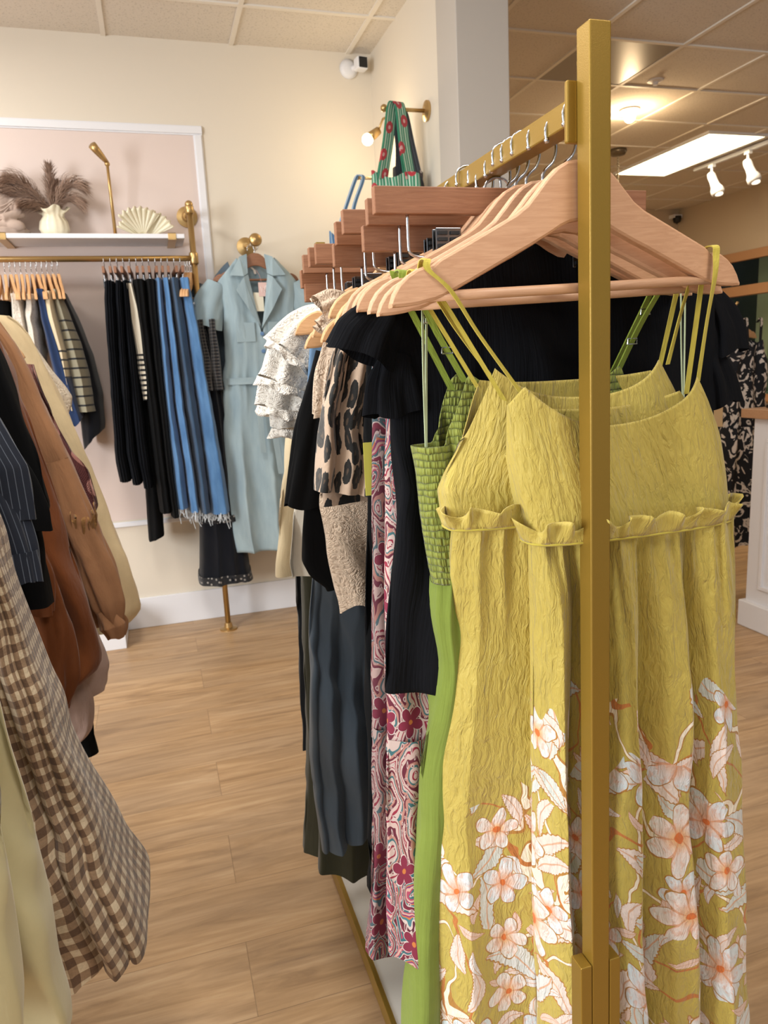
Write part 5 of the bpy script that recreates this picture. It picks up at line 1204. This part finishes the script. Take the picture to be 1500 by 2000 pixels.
lsleeve(r, M_RUST, 1.74, [(40, 1050), (66, 1130), (74, 1200)], [.03, .036, .034], 9, 'ruffled_cuff')
r = lgarment('camel_blouse', 'camel tan blouse with elastic cuff on the left rack', 'blouse', M_TAN, 2.05, [(-10, 620), (5, 640), (30, 672), (62, 735), (95, 800), (122, 865), (150, 930), (180, 1000), (205, 1060), (226, 1120), (240, 1170), (242, 1200), (232, 1214)], seed=76, nu=220, t=.05, folds=((8, .012, None, .5),))
lsleeve(r, M_TAN, 2.0, [(110, 900), (150, 1010), (190, 1110), (215, 1180), (225, 1215)], [.03, .04, .045, .04, .022], 10)
fr_ = P1([(0, 0)]); ring = smooth_path([at(x, y, 'Y', 1.985) for x, y in ((140, 1035), (165, 1050), (185, 1035), (190, 1020))], 40)
frill('lace_trim', fabric('tan_lace', '#a87c4a', .95, (120, 120, .8)), r, ring, .045, .010, 60, np.tile(np.array((.2, -.97, 0)), (len(ring), 1)), 12)
lsleeve(r, M_TAN, 2.0, [(205, 1190), (222, 1222), (228, 1245)], [.025, .035, .02], 14, 'puffed_cuff')
r = lgarment('blush_blouse', 'pale blush blouse with gathered cuff below the rust blouse', 'blouse', M_BLUSH, 1.96, [(60, 900), (100, 1000), (150, 1120), (185, 1220), (206, 1265), (215, 1295), (210, 1335), (190, 1370), (182, 1385)], ztop=1.2, hem=lambda x, f: .62+.03*np.abs(x), seed=77, t=.05)
lsleeve(r, M_BLUSH, 1.9, [(120, 1290), (142, 1370), (146, 1420), (128, 1455)], [.03, .045, .04, .02], 11)
r = lgarment('black_trousers', 'black trousers with a turned cuff under the blush blouse', 'trousers', M_BLACK, 2.0, [(130, 1200), (160, 1320), (178, 1390), (186, 1440), (193, 1476)], ztop=1.2, hem=lambda x, f: .445+.01*x, seed=78, t=.04, folds=((4, .006, None, .3),))
r = lgarment('burgundy_shirt', 'burgundy floral printed shirt edge beside the butter dress', 'shirt', M_BURG, 2.22, [(60, 700), (85, 775), (112, 835), (140, 885), (162, 905), (172, 920), (182, 955), (191, 988), (187, 1000)], seed=79, t=.03)
r = lgarment('butter_dress', 'pale butter yellow dress, largest pale shape on the left rack', 'dress', M_BUTTER, 2.36, [(0, 610), (28, 622), (55, 652), (80, 700), (108, 755), (140, 825), (168, 890), (192, 950), (222, 1025), (246, 1085), (262, 1140), (275, 1185), (271, 1200), (250, 1213)], seed=80, nu=260, t=P1([(.6, .09), (1.2, .04), (1.6, .02)]), folds=((8, P1([(.6, .02), (1.4, .006)]), None, .5),))
r = lgarment('white_cotton_blouse', 'white eyelet cotton blouse just behind the butter dress', 'blouse', M_WEYE, 2.5, [(40, 640), (70, 680), (100, 725), (125, 755), (139, 775), (140, 792), (134, 812), (122, 822)], seed=81, t=.035)
for y, who in ((1.0, 'the foremost suede skirt'), (1.1, 'the second suede skirt'), (1.38, 'the gingham dress'), (1.5, 'the denim jacket'), (1.62, 'the black blouse'), (1.85, 'the rust blouse'), (1.96, 'the blush blouse'), (2.05, 'the camel blouse'), (2.22, 'the burgundy shirt'), (2.36, 'the butter dress'), (2.5, 'the white cotton blouse')): lhang(y, who)

# ================================================================ printed dress in the back room
Y = 3.55
t = thing('display_stand', 'slim brass display stand with a white ball finial behind the counter', 'display stand', (3.19, 3.75, 0))
MB().tube([(3.19, 3.75, .02), (3.19, 3.75, 1.72)], .011, 12).build('pole', gold_brass, t, smooth=True)
MB().lathe((3.19, 3.75, 0), [(.14, 0), (.14, .012), (.02, .02)], 24).build('base', gold_brass, t)
MB().ball((3.19, 3.75, 1.745), .034, 10).build('finial', white_paint, t, smooth=True)
MB().tube([(3.19, 3.75, 1.66), (3.19, 3.52, 1.68), (3.19, 3.50, 1.70)], .007, 8).build('arm', gold_brass, t, smooth=True)
dup(H1, (3.19, Y, 1.64), .12, label='light wooden hanger holding the black and white print dress')['group'] = 'hanger of the printed dress'
r = thing('printed_dress', 'black and white print maxi dress beside the white counter', 'dress', (3.19, Y, .3))
el = P1(edge([(1452, 655), (1418, 700), (1412, 760), (1416, 830), (1408, 900), (1404, 1000), (1405, 1060)], Y), 3); er = P1(edge([(1484, 655), (1492, 700), (1493, 780), (1500, 850), (1520, 1000), (1530, 1060)], Y), 3)
zt_ = at(1450, 655, 'Y', Y)[2]
shell('bodice', M_BW, r, el, er, lambda x, f: zt_-.05-.02*np.cos(5*x), at(1450, 835, 'Y', Y)[2], .04, yc=Y, folds=[(6, .008, None, .3)], seed=90)
shell('skirt', M_BW, r, lambda z: el(z)-.01, er, at(1450, 832, 'Y', Y)[2], at(1450, 1060, 'Y', Y)[2], .08, yc=Y, folds=[(7, .016, None, .4)], seed=91)
for px, px2 in ((1462, 1458), (1484, 1487)):
    a = at(px, 690, 'Y', Y-.03); b = at(px2, 622, 'Y', Y-.02); ribbon('strap', smooth_path([a, (a+b)/2, b, b+np.array((0, .03, -.02))], 18), (1, .2, 0), .022, M_BW, r, .003)
